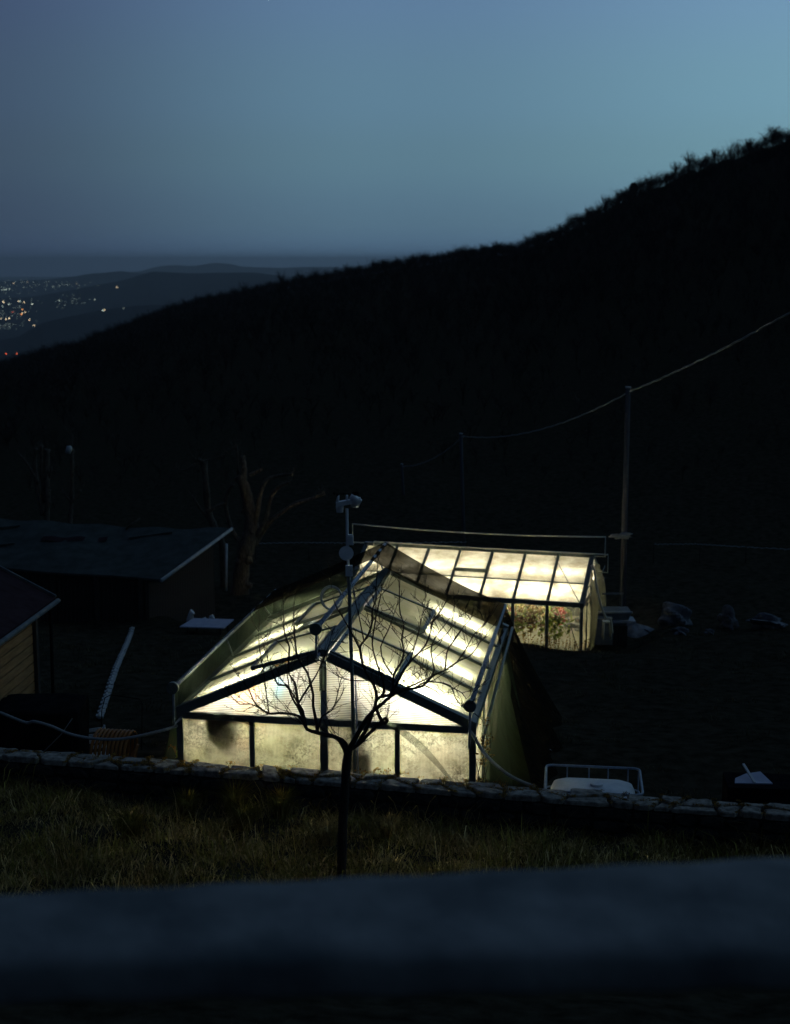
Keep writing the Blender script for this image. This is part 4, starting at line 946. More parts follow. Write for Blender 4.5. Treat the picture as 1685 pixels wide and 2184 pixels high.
bd.location = Vector(cr.location) + Vector((-hw + .35, .0, ht - .018)); tag(bd, 'pale torn board lying on the dark crate near the right edge', 'board')
sk = MB().bar(Vector(cr.location) + Vector((-hw + .36, -.10, ht + .0)), Vector(cr.location) + Vector((-hw + .26, .16, ht + .17)), .035, .02).build('stick', 'white'); tag(sk, 'short white stick leaning up from the pale board on the crate', 'stick')
p = on_ground(1172, 1603, 18); sc_ = MB().blob((0, 0, .05), .07, .10, .06, 8, .6, 8, 5, True).build('plastic_scrap', 'white'); sc_.location = p; tag(sc_, 'crumpled white plastic scrap on the ground beside the hanging net', 'plastic scrap')
# dead climber on the right corner post
dv = MB(); g = random.Random(4)
for k in range(5):
    p = m1 @ Vector((2.25 + g.uniform(-.03, .05), -.12, 0)); P = [p]
    for q in range(16): P.append(P[-1] + Vector((g.gauss(0, .025), g.gauss(0, .02), .125)))
    P = P[:14 + k % 3]; dv.tube(P, .005, 4, False)
o = thing('dead_climber', 'withered climbing plant on the right corner post of the near greenhouse', 'climber', m1 @ Vector((2.25, -.12, 0)))
inv = Vector(o.location); dv.v = [tuple(Vector(v) - inv) for v in dv.v]; dv.build('stem', 'bark', o)
V = []; F = []
for k in range(16):
    z = g.choice([g.uniform(.55, 1.1), g.uniform(1.2, 2.0)]); c = (g.uniform(.0, .12) + (.15 if z < 1.0 else 0), g.uniform(-.05, .05), z)
    v, f = leaf_cluster(c, .09, 22, .022, (1, .7, 1), 300 + k); F.append(f + sum(len(q) for q in V)); V.append(v)
link('leaves', np_mesh('leaves', np.concatenate(V), np.concatenate(F), 'leaf_dry'), o)

# ------------------------------------------------------------------ plank hut at the left
ef = Vector((-6.07, 24.77, 2.30)); en = Vector((-6.31, 22.03, 2.30)); dv_ = (ef - en).normalized(); en2 = en - dv_*3.5
hut = thing('plank_hut', 'small timber plank hut with a dark sloping roof cut off by the left edge', 'hut', (ef.x, ef.y, 0), 0)
h0 = Vector(hut.location); side_ = Vector((-dv_.y, dv_.x, 0))
a = ef - h0; b = en2 - h0; up = aty(0, 1213, 24.9 + .1) - h0; sl = (up - a); sl = sl/(-sl.x)   # roof rises to the left
ap = a + sl*2.6; bp = b + (ap - a)
th = Vector((0, 0, .05))
MB().hexa([b - th, a - th, ap - th, bp - th, b, a, ap, bp]).build('roof', 'felt2', hut)
lo = a + side_*5.2; lo2 = b + side_*5.2; lo.z = a.z; lo2.z = b.z
MB().hexa([bp - th, ap - th, lo - th, lo2 - th, bp, ap, lo, lo2]).build('roof', 'felt2', hut)
MB().tube([b + Vector((.05, 0, -.05)), a + Vector((.05, 0, -.05))], .045, 8).build('gutter', 'trim', hut)
MB().bar(a + Vector((0, .02, -.0)), ap + Vector((0, .02, .0)), .03, .09).build('verge_board', 'trim', hut)
w0 = a + side_*.30 - dv_*.45; w1 = b + side_*.30
zlo = -.3
n = 15
for k in range(n):
    z0 = zlo + (2.28 - zlo)*k/n; z1 = zlo + (2.28 - zlo)*(k+1)/n - .022
    MB().bar((w0.x, w0.y, (z0+z1)/2), (w1.x, w1.y, (z0+z1)/2), .035, z1 - z0).build('plank', 'plank', hut)
MB().bar((w0.x, w0.y+.06, -.3), (w0.x, w0.y+.06, 2.3), .16, .16, (0, 1, 0)).build('corner_post', 'shed_board', hut)
wb = w0 + side_*4.6
MB().hexa([(wb.x, wb.y-.1, -.3), (w0.x-.08, w0.y-.1, -.3), (w0.x-.08, w0.y, -.3), (wb.x, wb.y, -.3), (wb.x, wb.y-.1, 2.2), (w0.x-.08, w0.y-.1, 2.2), (w0.x-.08, w0.y, 2.2), (wb.x, wb.y, 2.2)]).build('rear_wall', 'shed_board', hut)
MB().tube([a + Vector((-.08, -.06, -.08)), a + Vector((-.10, -.1, -2.5))], .03, 8).build('downpipe', 'black_film', hut)

# ------------------------------------------------------------------ long shed behind
fr = atz(340, 1236, -1.5); fl_ = atz(0, 1211, -1.5); rr2 = atz(489, 1130, -.6); rl2 = atz(0, 1108, -.6)
ext = (fl_ - fr); fl2 = fr + ext*1.8; rl3 = rr2 + (rl2 - rr2)*1.6
shed = thing('long_shed', 'long low shed with a pale felt roof standing at the left edge of the field', 'shed', (fr.x, fr.y, gz(fr.x, fr.y)))
s0 = Vector(shed.location)
def roofp(a, b, dz=0):
    p = (fr.lerp(fl2, a)).lerp(rr2.lerp(rl3, a), b) - s0
    k = math.sin(math.pi*b)
    return p + Vector((0, 0, dz + .05*math.sin(a*17 + 1)*k + .035*math.sin(a*41)*b + .05*math.sin(a*9 + 2)*b + .02*math.sin(b*9 + a*13)))
rf = MB().grid(lambda a, b: roofp(a, b), 60, 14); rf.grid(lambda a, b: roofp(a, 1-b, -.07), 60, 14)
rf.grid(lambda a, b: roofp(a, 0, -.07*b), 60, 1, False); rf.grid(lambda a, b: roofp(a, 1, -.07*b), 60, 1, False)
rf.build('roof', 'felt', shed)
MB().tube([roofp(-.002, -.01) + Vector((.06, 0, -.02)), roofp(-.002, 1.0) + Vector((.06, 0, -.02))], .055, 8).build('gutter', 'gutter', shed)
MB().bar(roofp(-.006, -.01) + Vector((.02, 0, .0)), roofp(-.006, 1.0) + Vector((.02, 0, .0)), .03, .10).build('verge_board', 'gutter', shed)
dp = aty(483, 1160, 46.2) - s0; dq = aty(482, 1260, 46.2) - s0
MB().tube([dp, dq], .042, 8).build('downpipe', 'gutter', shed)
bm = MB().box(-.065, .065, -.012, .012, 0, 1); bme = bm.mesh('board', 'shed_board')
W_a = fr + Vector((-.45, .25, 0)); W_b = fl2 + Vector((0, .25, 0)); n = int((W_b - W_a).length/.145)
for k in range(min(n, 110)):
    p = W_a.lerp(W_b, k/n) - s0; zb_ = gz(p.x + s0.x, p.y + s0.y) - s0.z - .1; zt_ = p.z - .06
    o = link('board', bme, shed); o.location = (p.x, p.y + random.uniform(-.008, .008), zb_); o.scale = (1, 1, zt_ - zb_); o.rotation_euler = (0, random.uniform(-.006, .006), math.atan2(ext.y, ext.x) + math.pi)
W_c = rr2 + Vector((-.5, -.1, 0)); n = 28
for k in range(n):
    t = k/n; p = W_a.lerp(W_c, t) - s0; zb_ = gz(p.x + s0.x, p.y + s0.y) - s0.z - .1
    o = link('board', bme, shed); o.location = (p.x, p.y, zb_); o.scale = (1, 1, p.z - .08 - zb_); o.rotation_euler = (0, 0, math.atan2(W_c.y - W_a.y, W_c.x - W_a.x))
for k in range(6): p = W_a.lerp(W_b, .02 + k*.16) - s0; MB().box(p.x-.07, p.x+.07, p.y-.14, p.y-.03, gz(p.x+s0.x, p.y+s0.y)-s0.z-.1, p.z-.05).build('post', 'shed_board', shed)
def on_roof(px, py):
    # nearest (a, b) on the roof for a photo direction
    best = None; r = ray(px, py)
    for a in np.linspace(0, 1, 60):
        for b in np.linspace(0, 1, 30):
            p = roofp(a, b) + s0; q = p - Vector((0, 0, ZC)); e = (q.normalized() - r.normalized()).length
            if best is None or e < best[0]: best = (e, p)
    return best[1]
for (ax, ay), (bx_, by), w, lab in (((275, 1149), (371, 1139), .16, 'pale plank lying on the felt roof of the long shed toward its right end'), ((-40, 1166), (37, 1163), .16, 'pale plank lying on the shed roof at the left edge'), ((-30, 1130), (15, 1123), .12, 'short pale plank high on the shed roof at the left edge')):
    p = on_roof(ax, ay) + Vector((0, 0, .05)); q = on_roof(bx_, by) + Vector((0, 0, .05)) if bx_ > 40 else p + Vector((1.0, .25, .06))
    tag(MB().bar(p, q, w, .05).build('plank', 'felt'), lab, 'plank')
p = on_roof(90, 1158); q = on_roof(224, 1155); sh_ = MB().grid(lambda a, b: p.lerp(q, a) + Vector((.02*math.sin(b*9), b*.35, .04 + b*.08 + .03*math.sin(a*14))), 16, 3)
tag(sh_.build('loose_sheet', 'felt2'), 'wrinkled dark sheet lying across the middle of the shed roof', 'sheet')
tag(MB().tube([on_roof(268, 1128) + Vector((0, 0, .02)), on_roof(293, 1126) + Vector((.02, .2, .35))], [.04, .03], 6).build('branch_stub', 'bark_pale'), 'broken branch sticking up behind the shed roof ridge', 'branch')

# ------------------------------------------------------------------ far greenhouse surroundings
def rock(px, py, rx, ry, rz_, seed, lab, m='rock', dz=.0):
    p = on_ground(px, py, 20); o = MB().blob((0, 0, rz_*.5), rx, ry, rz_, seed, .55, 26, 16, True).build('rock', m); o.location = p + Vector((0, 0, dz)); tag(o, lab, 'rock'); return o
rock(1237, 1362, .46, .35, .26, 2, 'dark rounded rock against the right corner of the far greenhouse')
rock(1440, 1332, .48, .4, .44, 3, 'largest boulder on the field, right of the power pole')
rock(1552, 1340, .24, .25, .36, 4, 'upright narrow boulder between the largest one and the right edge')
rock(1640, 1338, .50, .35, .22, 5, 'low flat boulder at the right edge of the field')
rock(1372, 1352, .16, .16, .10, 6, 'small stone in front of the largest boulder')
rock(1450, 1352, .20, .2, .12, 7, 'small stone just below the largest boulder')
rock(1512, 1352, .13, .14, .09, 8, 'smallest stone left of the upright boulder')
hp = on_ground(1345, 1348, 25)
def heap(a, b):
    th = a*2*math.pi; rr_ = b; k = 1 + .15*math.sin(th*3) + .08*math.sin(th*7)
    return (math.cos(th)*rr_*.82*k, math.sin(th)*rr_*.6*k, (.30 + .03*math.sin(th*5 + b*8))*max(0, 1 - rr_**1.6) - .02)
o = MB().grid(heap, 30, 10).build('gravel_heap', 'rock'); o.location = hp; tag(o, 'low pale heap beside the far greenhouse, in front of the power pole', 'heap')
# white hose and chair at the right gable
def g2p(px, py, Y): return aty(px, py, Y)
Q = [(1262, 1205), (1268, 1218), (1270, 1238), (1274, 1259), (1282, 1291), (1288, 1308), (1295, 1320), (1301, 1319), (1304, 1330), (1306, 1350)]
P = [g2p(a, b, 41.3) for a, b in Q]; P2 = []
for k in range(len(P)-1):
    a, b, c, d = P[max(k-1, 0)], P[k], P[k+1], P[min(k+2, len(P)-1)]
    for s in (0, .33, .66): P2.append(.5*((2*b) + (c - a)*s + (2*a - 5*b + 4*c - d)*s*s + (3*b - a - 3*c + d)*s**3))
tag(MB().tube(P2 + [P[-1]], .035, 8).build('drain_hose', 'cream'), 'cream drain hose curving down from the right gable of the far greenhouse', 'hose')
bk = g2p(1294, 1352, 41.5); st_ = thing('stool', 'cream plastic stool standing under the end of the drain hose', 'stool', bk)
MB().box(-.13, .13, -.13, .13, .36, .40).build('seat', 'cream', st_)
for sx_ in (-.10, .10):
    for sy_ in (-.10, .10): MB().tube([(sx_*1.2, sy_*1.2, -.15), (sx_, sy_, .37)], [.022, .026], 6).build('leg', 'cream', st_)
bb = g2p(1308, 1330, 43.2)
tr_ = thing('water_trough', 'grey open trough standing behind the curved hose of the far greenhouse', 'trough', (bb.x, bb.y, gz(bb.x, bb.y)))
tz = g2p(1300, 1300, 43.2).z - tr_.location.z
q = MB(); q.hexa([(-.55, -.3, tz-.45), (.35, -.3, tz-.45), (.35, .3, tz-.45), (-.55, .3, tz-.45), (-.72, -.4, tz), (.5, -.4, tz), (.5, .4, tz), (-.72, .4, tz)]); q.build('basin', 'dull_grey', tr_)
MB().bar((-.74, -.42, tz+.01), (.52, -.42, tz+.01), .05, .05).build('rim', 'grey_plastic', tr_)
MB().box(-.6, .4, -.3, .3, 0 - .3, tz-.45).build('base', 'shed_board', tr_)
MB().bar((-.75, .3, tz + .42), (.35, .3, tz + .44), .05, .05).build('crossbar', 'dull_grey', tr_)
MB().bar((-.7, .3, -.1), (-.7, .3, tz + .42), .04, .04, (0, 1, 0)).build('upright', 'dull_grey', tr_); MB().bar((.3, .3, -.1), (.3, .3, tz + .42), .04, .04, (0, 1, 0)).build('upright', 'dull_grey', tr_)
cb = g2p(1286, 1345, 42.6); kb = MB().box(-.28, .28, -.2, .2, -.4, .42); o = kb.build('box', 'dull_grey'); o.location = cb; tag(o, 'grey box standing beside the right gable of the far greenhouse', 'box')
pbd = MB().box(-.75, .45, -.3, .3, -.03, .03).build('bench_board', 'grey_plastic'); pbd.location = g2p(1322, 1322, 43.0); tag(pbd, 'pale board lying flat behind the drain hose', 'board')

# ------------------------------------------------------------------ power line
poles = [((1340, 826), (1327, 1310), 47.0, .115, .085, 'tallest wooden power pole, right of the far greenhouse'),
         ((983, 925), (990, 1160), 62.0, .085, .07, 'middle wooden power pole rising behind the far greenhouse'),
         ((857, 990), (861, 1140), 75.0, .075, .06, 'farthest and smallest power pole behind the far greenhouse')]
tops = []
for (tp, bp_, Y, r0, r1, lab) in poles:
    t = aty(*tp, Y); b = aty(*bp_, Y); b.z = gz(b.x, b.y) - .5; o = thing('power_pole', lab, 'power pole', b, 0, 'power poles along the field')
    MB().tube([(0, 0, 0), tuple((t - b)*.5), tuple(t - b)], [r0, (r0+r1)/2, r1], 10).build('pole', 'pole', o)
    MB().tube([tuple(t - b + Vector((.02, -.05, -.12))), tuple(t - b + Vector((.12, -.1, -.12)))], .03, 6).build('insulator', 'grey_plastic', o)
    MB().disc(tuple(t - b), (0, 0, 1), r1*1.15, .05, 12).build('pole_cap', 'grey_plastic', o)
    tops.append(t + Vector((.10, -.1, -.10)))
def span(a, b, sag, lab, r_=.013):
    P = []
    for t in np.linspace(0, 1, 40):
        p = a.lerp(b, t); p.z -= 4*sag*t*(1-t) ; P.append(p + Vector((.0, 0, .012*math.sin(t*90))))
    return tag(MB().tube(P, r_, 5).build('cable', 'cable'), lab, 'cable')
span(tops[0], aty(1740, 635, 34), .12, 'twisted overhead cable from the tallest pole to the right edge', .027)
span(tops[0], tops[1], .55, 'overhead cable sagging between the tallest and the middle pole', .02)
span(tops[1], tops[2], .35, 'overhead cable between the middle and the farthest pole', .018)
# rag on the big pole
p = aty(1325, 1143, 46.8); o = MB().blob((0, 0, 0), .34, .1, .08, 12, .6, 14, 6, True).build('rag', 'white'); M['dull'] = surf('dull_sheet', (.16, .18, .20), (.24, .26, .28), 6, rough=.9); o.data.materials[0] = M['dull']; o.location = p; tag(o, 'pale rag caught on the tallest power pole', 'rag')
# tape fences
def fence(pts, Y, lab, n, seed):
    g = random.Random(seed); P = [aty(x, y, Y) for x, y in pts]; o = thing('tape_fence', lab, 'fence', (P[0].x, P[0].y, gz(P[0].x, P[0].y)))
    b = Vector(o.location); W = MB(); tot = []
    for k in range(len(P)-1):
        for t in np.linspace(0, 1, 26, endpoint=False): tot.append(P[k].lerp(P[k+1], t) - b + Vector((0, 0, .02*math.sin(len(tot)*1.9))))
    W.tube(tot, [.014 if k % 2 else .006 for k in range(len(tot))], 4); W.build('tape', 'gutter', o)
    for k in range(n):
        q = P[0].lerp(P[-1], k/(n-1)) - b; zb_ = gz(q.x + b.x, q.y + b.y) - b.z; MB().tube([(q.x, q.y, min(zb_, q.z - .5)), (q.x, q.y, q.z + .06)], .02, 5).build('post', 'shed_board', o)
fence([(545, 1159), (640, 1157), (740, 1158), (860, 1158), (1000, 1156)], 58, 'thin tape fence crossing the field behind the near greenhouse', 5, 1)
fence([(1395, 1161), (1480, 1160), (1560, 1165), (1690, 1172)], 57, 'thin tape fence at the upper right end of the field', 4, 2)

# ------------------------------------------------------------------ pollarded trees behind the shed
def pollard(limbs, Y, lab, nm='pollard_tree', group=None):
    b = aty(*limbs[0][0][0], Y); b.z = gz(b.x, b.y) - .2; o = thing(nm, lab, 'tree', b, 0, group); first = True
    for pts, r0, r1 in limbs:
        P = [aty(x, y, Y + random.uniform(-.15, .15)) - b for x, y in pts]
        if first: P = [Vector((P[0].x, 0, 0))] + P
        Q = []; n = len(P)
        for k in range(n-1):
            a_, b_, c_, d_ = P[max(k-1, 0)], P[k], P[k+1], P[min(k+2, n-1)]
            for s in (0, .25, .5, .75): Q.append(.5*((2*b_) + (c_ - a_)*s + (2*a_ - 5*b_ + 4*c_ - d_)*s*s + (3*b_ - a_ - 3*c_ + d_)*s**3))
        Q.append(P[-1]); rr_ = [(r0 + (r1 - r0)*k/len(Q))*random.uniform(.86, 1.16) for k in range(len(Q))]; rr_[-1] *= 1.15
        mb = MB(); mb.tube(Q, rr_, 9)
        for q_ in range(3, len(Q) - 1, 2):      # knots and cut stubs
            if random.random() < .5: d_ = Vector((random.gauss(0, 1), random.gauss(0, .6), random.gauss(.3, .5))).normalized(); mb.tube([Q[q_], Q[q_] + d_*rr_[q_]*1.5], [rr_[q_]*.55, rr_[q_]*.38], 6)
        for q_ in range(2): 
            e_ = Q[-1 - q_*2]
            for w_ in range(3): d_ = Vector((random.gauss(0, .6), random.gauss(0, .5), random.uniform(.4, 1))).normalized(); mb.tube([e_, e_ + d_*.18, e_ + d_*.32 + Vector((random.gauss(0, .05), 0, .08))], [.012, .008, .004], 4, False)
        mb.build('trunk' if first else 'limb', 'bark_pale', o); first = False
    return o
c3 = lambda x, y: (.4471*x, 603.5*1.0 + 280.9 + .4471*y)
pollard([([c3(1145, 900), c3(1150, 760), c3(1180, 620), c3(1200, 540), c3(1188, 440), c3(1165, 340), c3(1140, 290)], .36, .17),
         ([c3(1140, 300), c3(1135, 240), c3(1130, 150)], .07, .02), ([c3(1160, 330), c3(1165, 260), c3(1155, 200)], .11, .09),
         ([c3(1160, 620), c3(1110, 560), c3(1075, 420), c3(1110, 330)], .10, .07), ([c3(1075, 420), c3(1030, 440), c3(990, 470)], .06, .04),
         ([c3(1210, 560), c3(1225, 480), c3(1240, 390), c3(1270, 315), c3(1320, 292), c3(1395, 284)], .10, .05),
         ([c3(1220, 580), c3(1270, 500), c3(1290, 400), c3(1330, 345), c3(1382, 322)], .09, .05),
         ([c3(1215, 620), c3(1245, 570), c3(1300, 500), c3(1400, 430), c3(1480, 402), c3(1550, 374)], .11, .05),
         ([c3(1190, 290), c3(1230, 270), c3(1245, 262)], .07, .05)], 50, 'largest cut back tree at the right end of the shed, limbs bending right')
pollard([([c3(1060, 620), c3(1015, 520), c3(990, 440), c3(982, 330), c3(972, 215)], .13, .12), ([c3(975, 225), c3(940, 212)], .07, .04), ([c3(975, 240), c3(930, 235), c3(880, 265), c3(825, 250)], .03, .015),
         ([c3(980, 220), c3(1040, 205), c3(1125, 165)], .02, .012), ([c3(1010, 520), c3(950, 440), c3(915, 385)], .05, .04)], 51, 'slimmer stump with one thick cut stem left of the largest cut back tree')
pollard([([c3(222, 520), c3(228, 400), c3(222, 280), c3(226, 165)], .11, .09), ([c3(205, 480), c3(190, 400), c3(165, 250), c3(170, 160)], .10, .07), ([c3(215, 420), c3(200, 280), c3(197, 145)], .08, .06),
         ([c3(185, 330), c3(140, 250), c3(95, 190)], .06, .03), ([c3(225, 330), c3(245, 260), c3(243, 255)], .05, .03)], 52, 'cluster of upright cut stems behind the left part of the shed')
pollard([([c3(335, 520), c3(342, 420), c3(343, 330), c3(345, 240), c3(345, 165)], .09, .06), ([c3(340, 420), c3(370, 390), c3(385, 360)], .06, .04), ([c3(340, 150), c3(345, 100), c3(320, 80)], .03, .02), ([c3(345, 420), c3(320, 395), c3(310, 380)], .05, .03)],
        52, 'single thin cut stem beside the upright cluster behind the shed')
cp = aty(*c3(330, 160), 51.8); q = MB().tube([(-.06, 0, -.18), (.02, 0, .02), (.08, 0, .05)], [.10, .12, .05], 8); o = q.build('nest_box', 'gutter'); o.location = cp; tag(o, 'small pale can hung at the top of the thin cut stem behind the shed', 'can')

# ------------------------------------------------------------------ wood on the hillside
def tri_tree(seed, n, h, rw, low=.2, up=.9, w=.03):
    """bare tree as tapered triangular twigs round a trunk"""
    g = np.random.default_rng(seed); T = []
    T.append([(-.06*h/6, 0, -1), (.06*h/6, 0, -1), (0, 0, h*.8)]); T.append([(0, -.06*h/6, -1), (0, .06*h/6, -1), (0, 0, h*.8)])
    nb = max(6, n//9)
    for b in range(nb):
        z0 = h*(low + (.55 - low)*g.random()); a = g.random()*6.283; tip = np.array([math.cos(a)*rw*(.4 + .6*g.random()), math.sin(a)*rw*(.4 + .6*g.random()), h*(.55 + .42*g.random())]); s = np.array([0, 0, z0])
        d = np.cross(tip - s, g.normal(size=3)); d /= np.linalg.norm(d); T.append([s - d*w*1.4, s + d*w*1.4, tip])
        for k in range(n//nb - 1):
            t = .3 + .7*g.random(); p = s + (tip - s)*t; q = p + np.array([g.normal()*rw*.22, g.normal()*rw*.22, abs(g.normal())*h*.10 + .1])
            d = np.cross(q - p, g.normal(size=3)); d /= np.linalg.norm(d) + 1e-9; T.append([p - d*w*.7, p + d*w*.7, q])
    V = np.array(T).reshape(-1, 3); return V, np.arange(len(V)).reshape(-1, 3)
temps = [tri_tree(100 + k, 130, 5.0 + k*.45, 2.5, low=.0, w=.045) for k in range(4)]
g = np.random.default_rng(77); VV = []; FF = []; off = 0; cnt = 0
NT = 9000
az = np.radians(g.uniform(-19, 19, NT)); rmax = ridge_r(np.degrees(az)); rr_ = np.sqrt(75**2 + (rmax**2 - 75**2)*g.random(NT))
band = g.random(NT) < .38; rr_ = np.where(band, rmax - 2 - g.random(NT)**1.5*45, rr_)
X = rr_*np.sin(az); Y = rr_*np.cos(az); Z = ground_z(X, Y); S = g.uniform(.45, 1.05, NT)*np.interp(rr_, [75, 200], [.4, 1])*np.interp(np.degrees(az), [-18, -5, 5, 16], [1.1, .85, .85, .62])*(.84 + .14*np.sin(np.degrees(az)*5.3 + rr_*.11) + .10*np.sin(np.degrees(az)*13.1 + 1 + rr_*.05)); Rt = g.uniform(0, 6.283, NT)
for k in range(NT):
    V, F = temps[k % 4]; c, s = math.cos(Rt[k]), math.sin(Rt[k])
    P = np.stack([(V[:, 0]*c - V[:, 1]*s)*S[k] + X[k], (V[:, 0]*s + V[:, 1]*c)*S[k] + Y[k], V[:, 2]*S[k] + Z[k]], -1); VV.append(P); FF.append(F + off); off += len(V)
o = link('winter_wood', np_mesh('winter_wood', np.concatenate(VV), np.concatenate(FF), 'wood_far')); tag(o, 'leafless winter wood covering the dark hillside', 'wood', kind='stuff')
# trees that stand out on the skyline
sky = [(1648, 296, 34, 'bushy bare tree on the skyline at the top right'), (1470, 350, 30, 'round bare tree standing out on the right skyline'), (1440, 362, 20, 'small bare tree left of the round one on the right skyline'),
       (1222, 476, 24, 'pair of slim bare trees on the skyline above the valley end of the slope'), (1256, 466, 30, 'bare tree just right of the slim ones on the skyline'), (1290, 445, 32, 'taller bare tree below the dark conifer on the skyline'),
       (1600, 312, 20, 'low bare tree left of the top right one'), (1525, 332, 18, 'low bare tree between the round one and the right edge'), (1150, 506, 16, 'low shrub where the skyline starts to climb'),
       (820, 566, 16, 'shrub on the skyline above the mast'), (885, 556, 16, 'shrub on the skyline right of the mast'), (960, 544, 14, 'small shrub on the middle skyline'), (600, 604, 28, 'bare tree on the left skyline before the far hills'),
       (640, 600, 26, 'rounded bare tree right of the one before the far hills'), (672, 592, 22, 'bare tree on the skyline below the far mountains'), (520, 626, 26, 'spreading bare tree farther down the left skyline'), (430, 645, 16, 'low tree low on the left skyline'),
       (300, 690, 18, 'low bare tree toward the left end of the skyline')]
for k, (px, py, hp_, lab) in enumerate(sky):
    r = ray(px, py); a_ = math.degrees(math.atan2(r.x, r.y)); D = float(ridge_r(a_)) - 4; x = D*math.sin(math.radians(a_)); y = D*math.cos(math.radians(a_)); z = gz(x, y)
    hm = max((ZC + D*math.tan(math.asin(r.normalized().z)) + hp_/FPX*D) - z, 3.0)
    V, F = tri_tree(500 + k, 420, hm, hm*.40, w=.045); o = thing('bare_tree', lab, 'tree', (x, y, z - .3), 0, 'bare trees on the skyline')
    link('trunk', np_mesh('trunk', *((lambda b: (b.v, b.f))(MB().tube([(0, 0, -.5), (0, 0, hm*.3), (.1, 0, hm*.6)], [.16, .12, .04], 6, False))), 'wood_far'), o); link('crown', np_mesh('crown', V, F, 'wood_far'), o)
r = ray(1352, 402); a_ = math.degrees(math.atan2(r.x, r.y)); D = float(ridge_r(a_)) - 3; x = D*math.sin(math.radians(a_)); y = D*math.cos(math.radians(a_)); z = gz(x, y)
o = thing('conifer', 'dark rounded conifer on the right skyline', 'tree', (x, y, z)); hm = 12/FPX*D + ZC + D*math.tan(math.asin(r.normalized().z)) - z
MB().tube([(0, 0, -.5), (0, 0, hm*.5)], .18, 6).build('trunk', 'wood_far', o); V, F = leaf_cluster((0, 0, hm*.58), hm*.42, 900, .35, (.85, .85, 1), 5); link('crown', np_mesh('crown', V, F, 'wood_far'), o)

# ------------------------------------------------------------------ lights of the towns in the valley
M['l_warm'] = emit('street_lamp_warm', (1.0, .82, .50), 1); M['l_white'] = emit('street_lamp_white', (.80, 1.0, .85), 1); M['l_orange'] = emit('street_lamp_orange', (1.0, .38, .10), 1); M['l_red'] = emit('red_lamp', (1.0, .16, .06), 1)
LI = [(62, 316, 'warm', .5), (18, 344, 'white', .6), (28, 343, 'white', .6), (42, 342, 'white', .5), (14, 400, 'warm', 1), (17, 404, 'warm', .8), (40, 412, 'white', .9), (12, 422, 'white', .6), (84, 399, 'warm', 1), (92, 399, 'white', .8), (110, 404, 'warm', .9),
      (147, 411, 'white', 1), (102, 436, 'orange', 1), (58, 448, 'red', .5), (115, 448, 'warm', .9), (97, 457, 'orange', 1.5), (103, 452, 'warm', 1), (42, 477, 'warm', 1.5), (27, 481, 'warm', 1.3), (134, 483, 'warm', 1.4), (155, 509, 'warm', 1.3), (28, 640, 'red', 1.1),
      (77, 640, 'red', 1.3), (270, 395, 'white', .5), (534, 334, 'warm', .8), (470, 442, 'white', .8), (478, 440, 'warm', .8), (434, 390, 'white', .3), (565, 432, 'white', .2), (125, 310, 'warm', .2), (245, 330, 'white', .2), (350, 318, 'warm', .2), (4, 478, 'warm', .6), (8, 346, 'white', .4)]
g = random.Random(8)
def land_hit(px, py):
    r = ray(px, py).normalized(); C = Vector((0, 0, ZC)); best = None
    for b in bvhs:
        h_ = b.ray_cast(C, r)
        if h_[0] is not None and (best is None or h_[3] < best[3]): best = h_
    return (best[0], best[3]) if best else (None, None)
sph = {}
names = {'warm': 'warm white', 'white': 'cold white', 'orange': 'orange', 'red': 'red'}
ordw = (['first', 'second', 'third', 'fourth', 'fifth', 'sixth', 'seventh', 'eighth', 'ninth', 'tenth', 'eleventh', 'twelfth', 'thirteenth', 'fourteenth', 'fifteenth', 'sixteenth', 'seventeenth', 'eighteenth', 'nineteenth', 'twentieth'])
def band(l):
    x, y = l[:2]
    return ('the highest band' if y < 360 else 'the upper middle band' if y < 425 else 'the lower middle band' if y < 600 else 'the pair at the very bottom') + ' of valley lights'
bl = {}
for l in sorted(LI, key=lambda l: l[0]): bl.setdefault(band(l), []).append(l)
for (x, y, kk, s) in LI:
    px, py = .4666*x, 458.6 + .4666*y; p, d = land_hit(px, py)
    if p is None: continue
    key = (kk, round(s, 1))
    if key not in sph:
        m_ = M['l_' + kk].copy(); m_.node_tree.nodes['Emission'].inputs[1].default_value = 2.9*s; sph[key] = MB().blob((0, 0, 0), 1, 1, 1, 0, 0, 8, 6).mesh('street_light', m_)
    o = link('street_light', sph[key]); rad = d*1.0/FPX; o.scale = (rad, rad, rad); o.location = p + Vector((0, 0, rad + 3)) - ray(px, py)*(rad*4)
    tag(o, names[kk] + ' lamp, ' + ordw[bl[band((x, y))].index((x, y, kk, s))] + ' from the left in ' + band((x, y)), 'street light', names[kk] + ' lights in the valley')
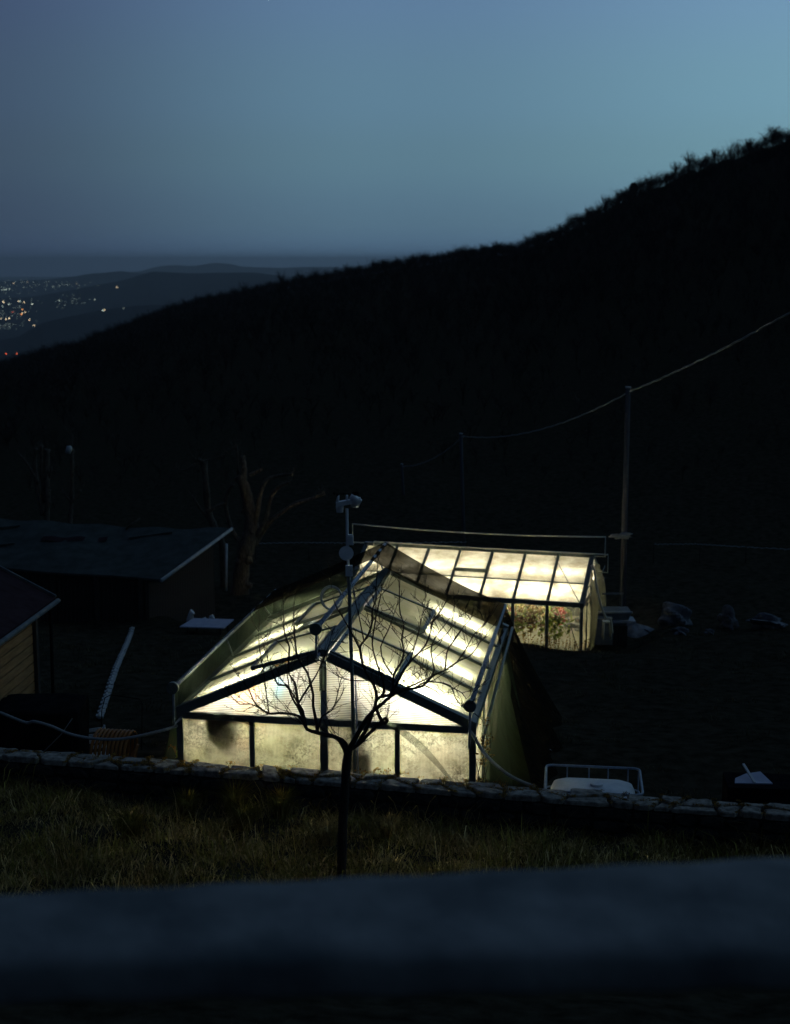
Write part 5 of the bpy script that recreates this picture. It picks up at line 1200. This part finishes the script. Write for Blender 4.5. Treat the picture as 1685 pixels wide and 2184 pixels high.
fm = M['l_white'].copy(); fm.node_tree.nodes['Emission'].inputs[1].default_value = .9; fb = MB()
for k in range(210):
    c = g.choice([(60, 330, 90, 18), (60, 330, 90, 18), (340, 400, 50, 12), (30, 515, 40, 8), (60, 410, 70, 25), (60, 460, 60, 25), (250, 320, 90, 12)])
    px, py = .4666*(c[0] + g.gauss(0, 1)*c[2]), 458.6 + .4666*(c[1] + g.gauss(0, 1)*c[3]); p, d = land_hit(px, py)
    if p is None or px < -20: continue
    q = p + Vector((0, 0, 6)) - ray(px, py)*10; s = d*.55/FPX; fb.add([q + Vector((-s, 0, 0)), q + Vector((0, 0, -s)), q + Vector((s, 0, 0)), q + Vector((0, 0, s)), q + Vector((0, -s, 0)), q + Vector((0, s, 0))], [(0, 1, 4), (1, 2, 4), (2, 3, 4), (3, 0, 4), (1, 0, 5), (2, 1, 5), (3, 2, 5), (0, 3, 5)])
tag(fb.build('town_glimmer', fm), 'faint scattered lamps of the valley towns too small to count', 'town lights', kind='stuff')

# ------------------------------------------------------------------ parapet in front of the camera
PZ = 6.70
a = atz(-500, 1916, PZ); b = atz(2200, 1786, PZ); a2 = atz(-500, 2050, PZ); b2 = atz(2200, 2010, PZ)
par = thing('railing', 'broad pale rail, out of focus, crossing the bottom right in front of the camera', 'railing', (0, 0, 0))
def parf(u, v):
    back = a.lerp(b, u); fr_ = a2.lerp(b2, u); dd = fr_ - back; H = .13
    # rounded rectangle section: back bottom -> back top -> front top -> front bottom
    th = (v*2*math.pi) % (2*math.pi); c, s_ = math.cos(th), math.sin(th); n_ = .42
    cx0 = math.copysign(abs(c)**n_, c); cz0 = math.copysign(abs(s_)**n_, s_)
    return back + dd*(.5 - .5*cx0) + Vector((0, 0, -H/2 + H/2*cz0 + .003*math.sin(u*60)))
MB().grid(parf, 60, 40).build('handrail', 'parapet', par)
for u in (.03, .97):
    p = a.lerp(b, u).lerp(a2.lerp(b2, u), .5); MB().box(p.x-.06, p.x+.06, p.y-.06, p.y+.06, gz(p.x, p.y) - .2, PZ - .12).build('post', 'parapet', par)
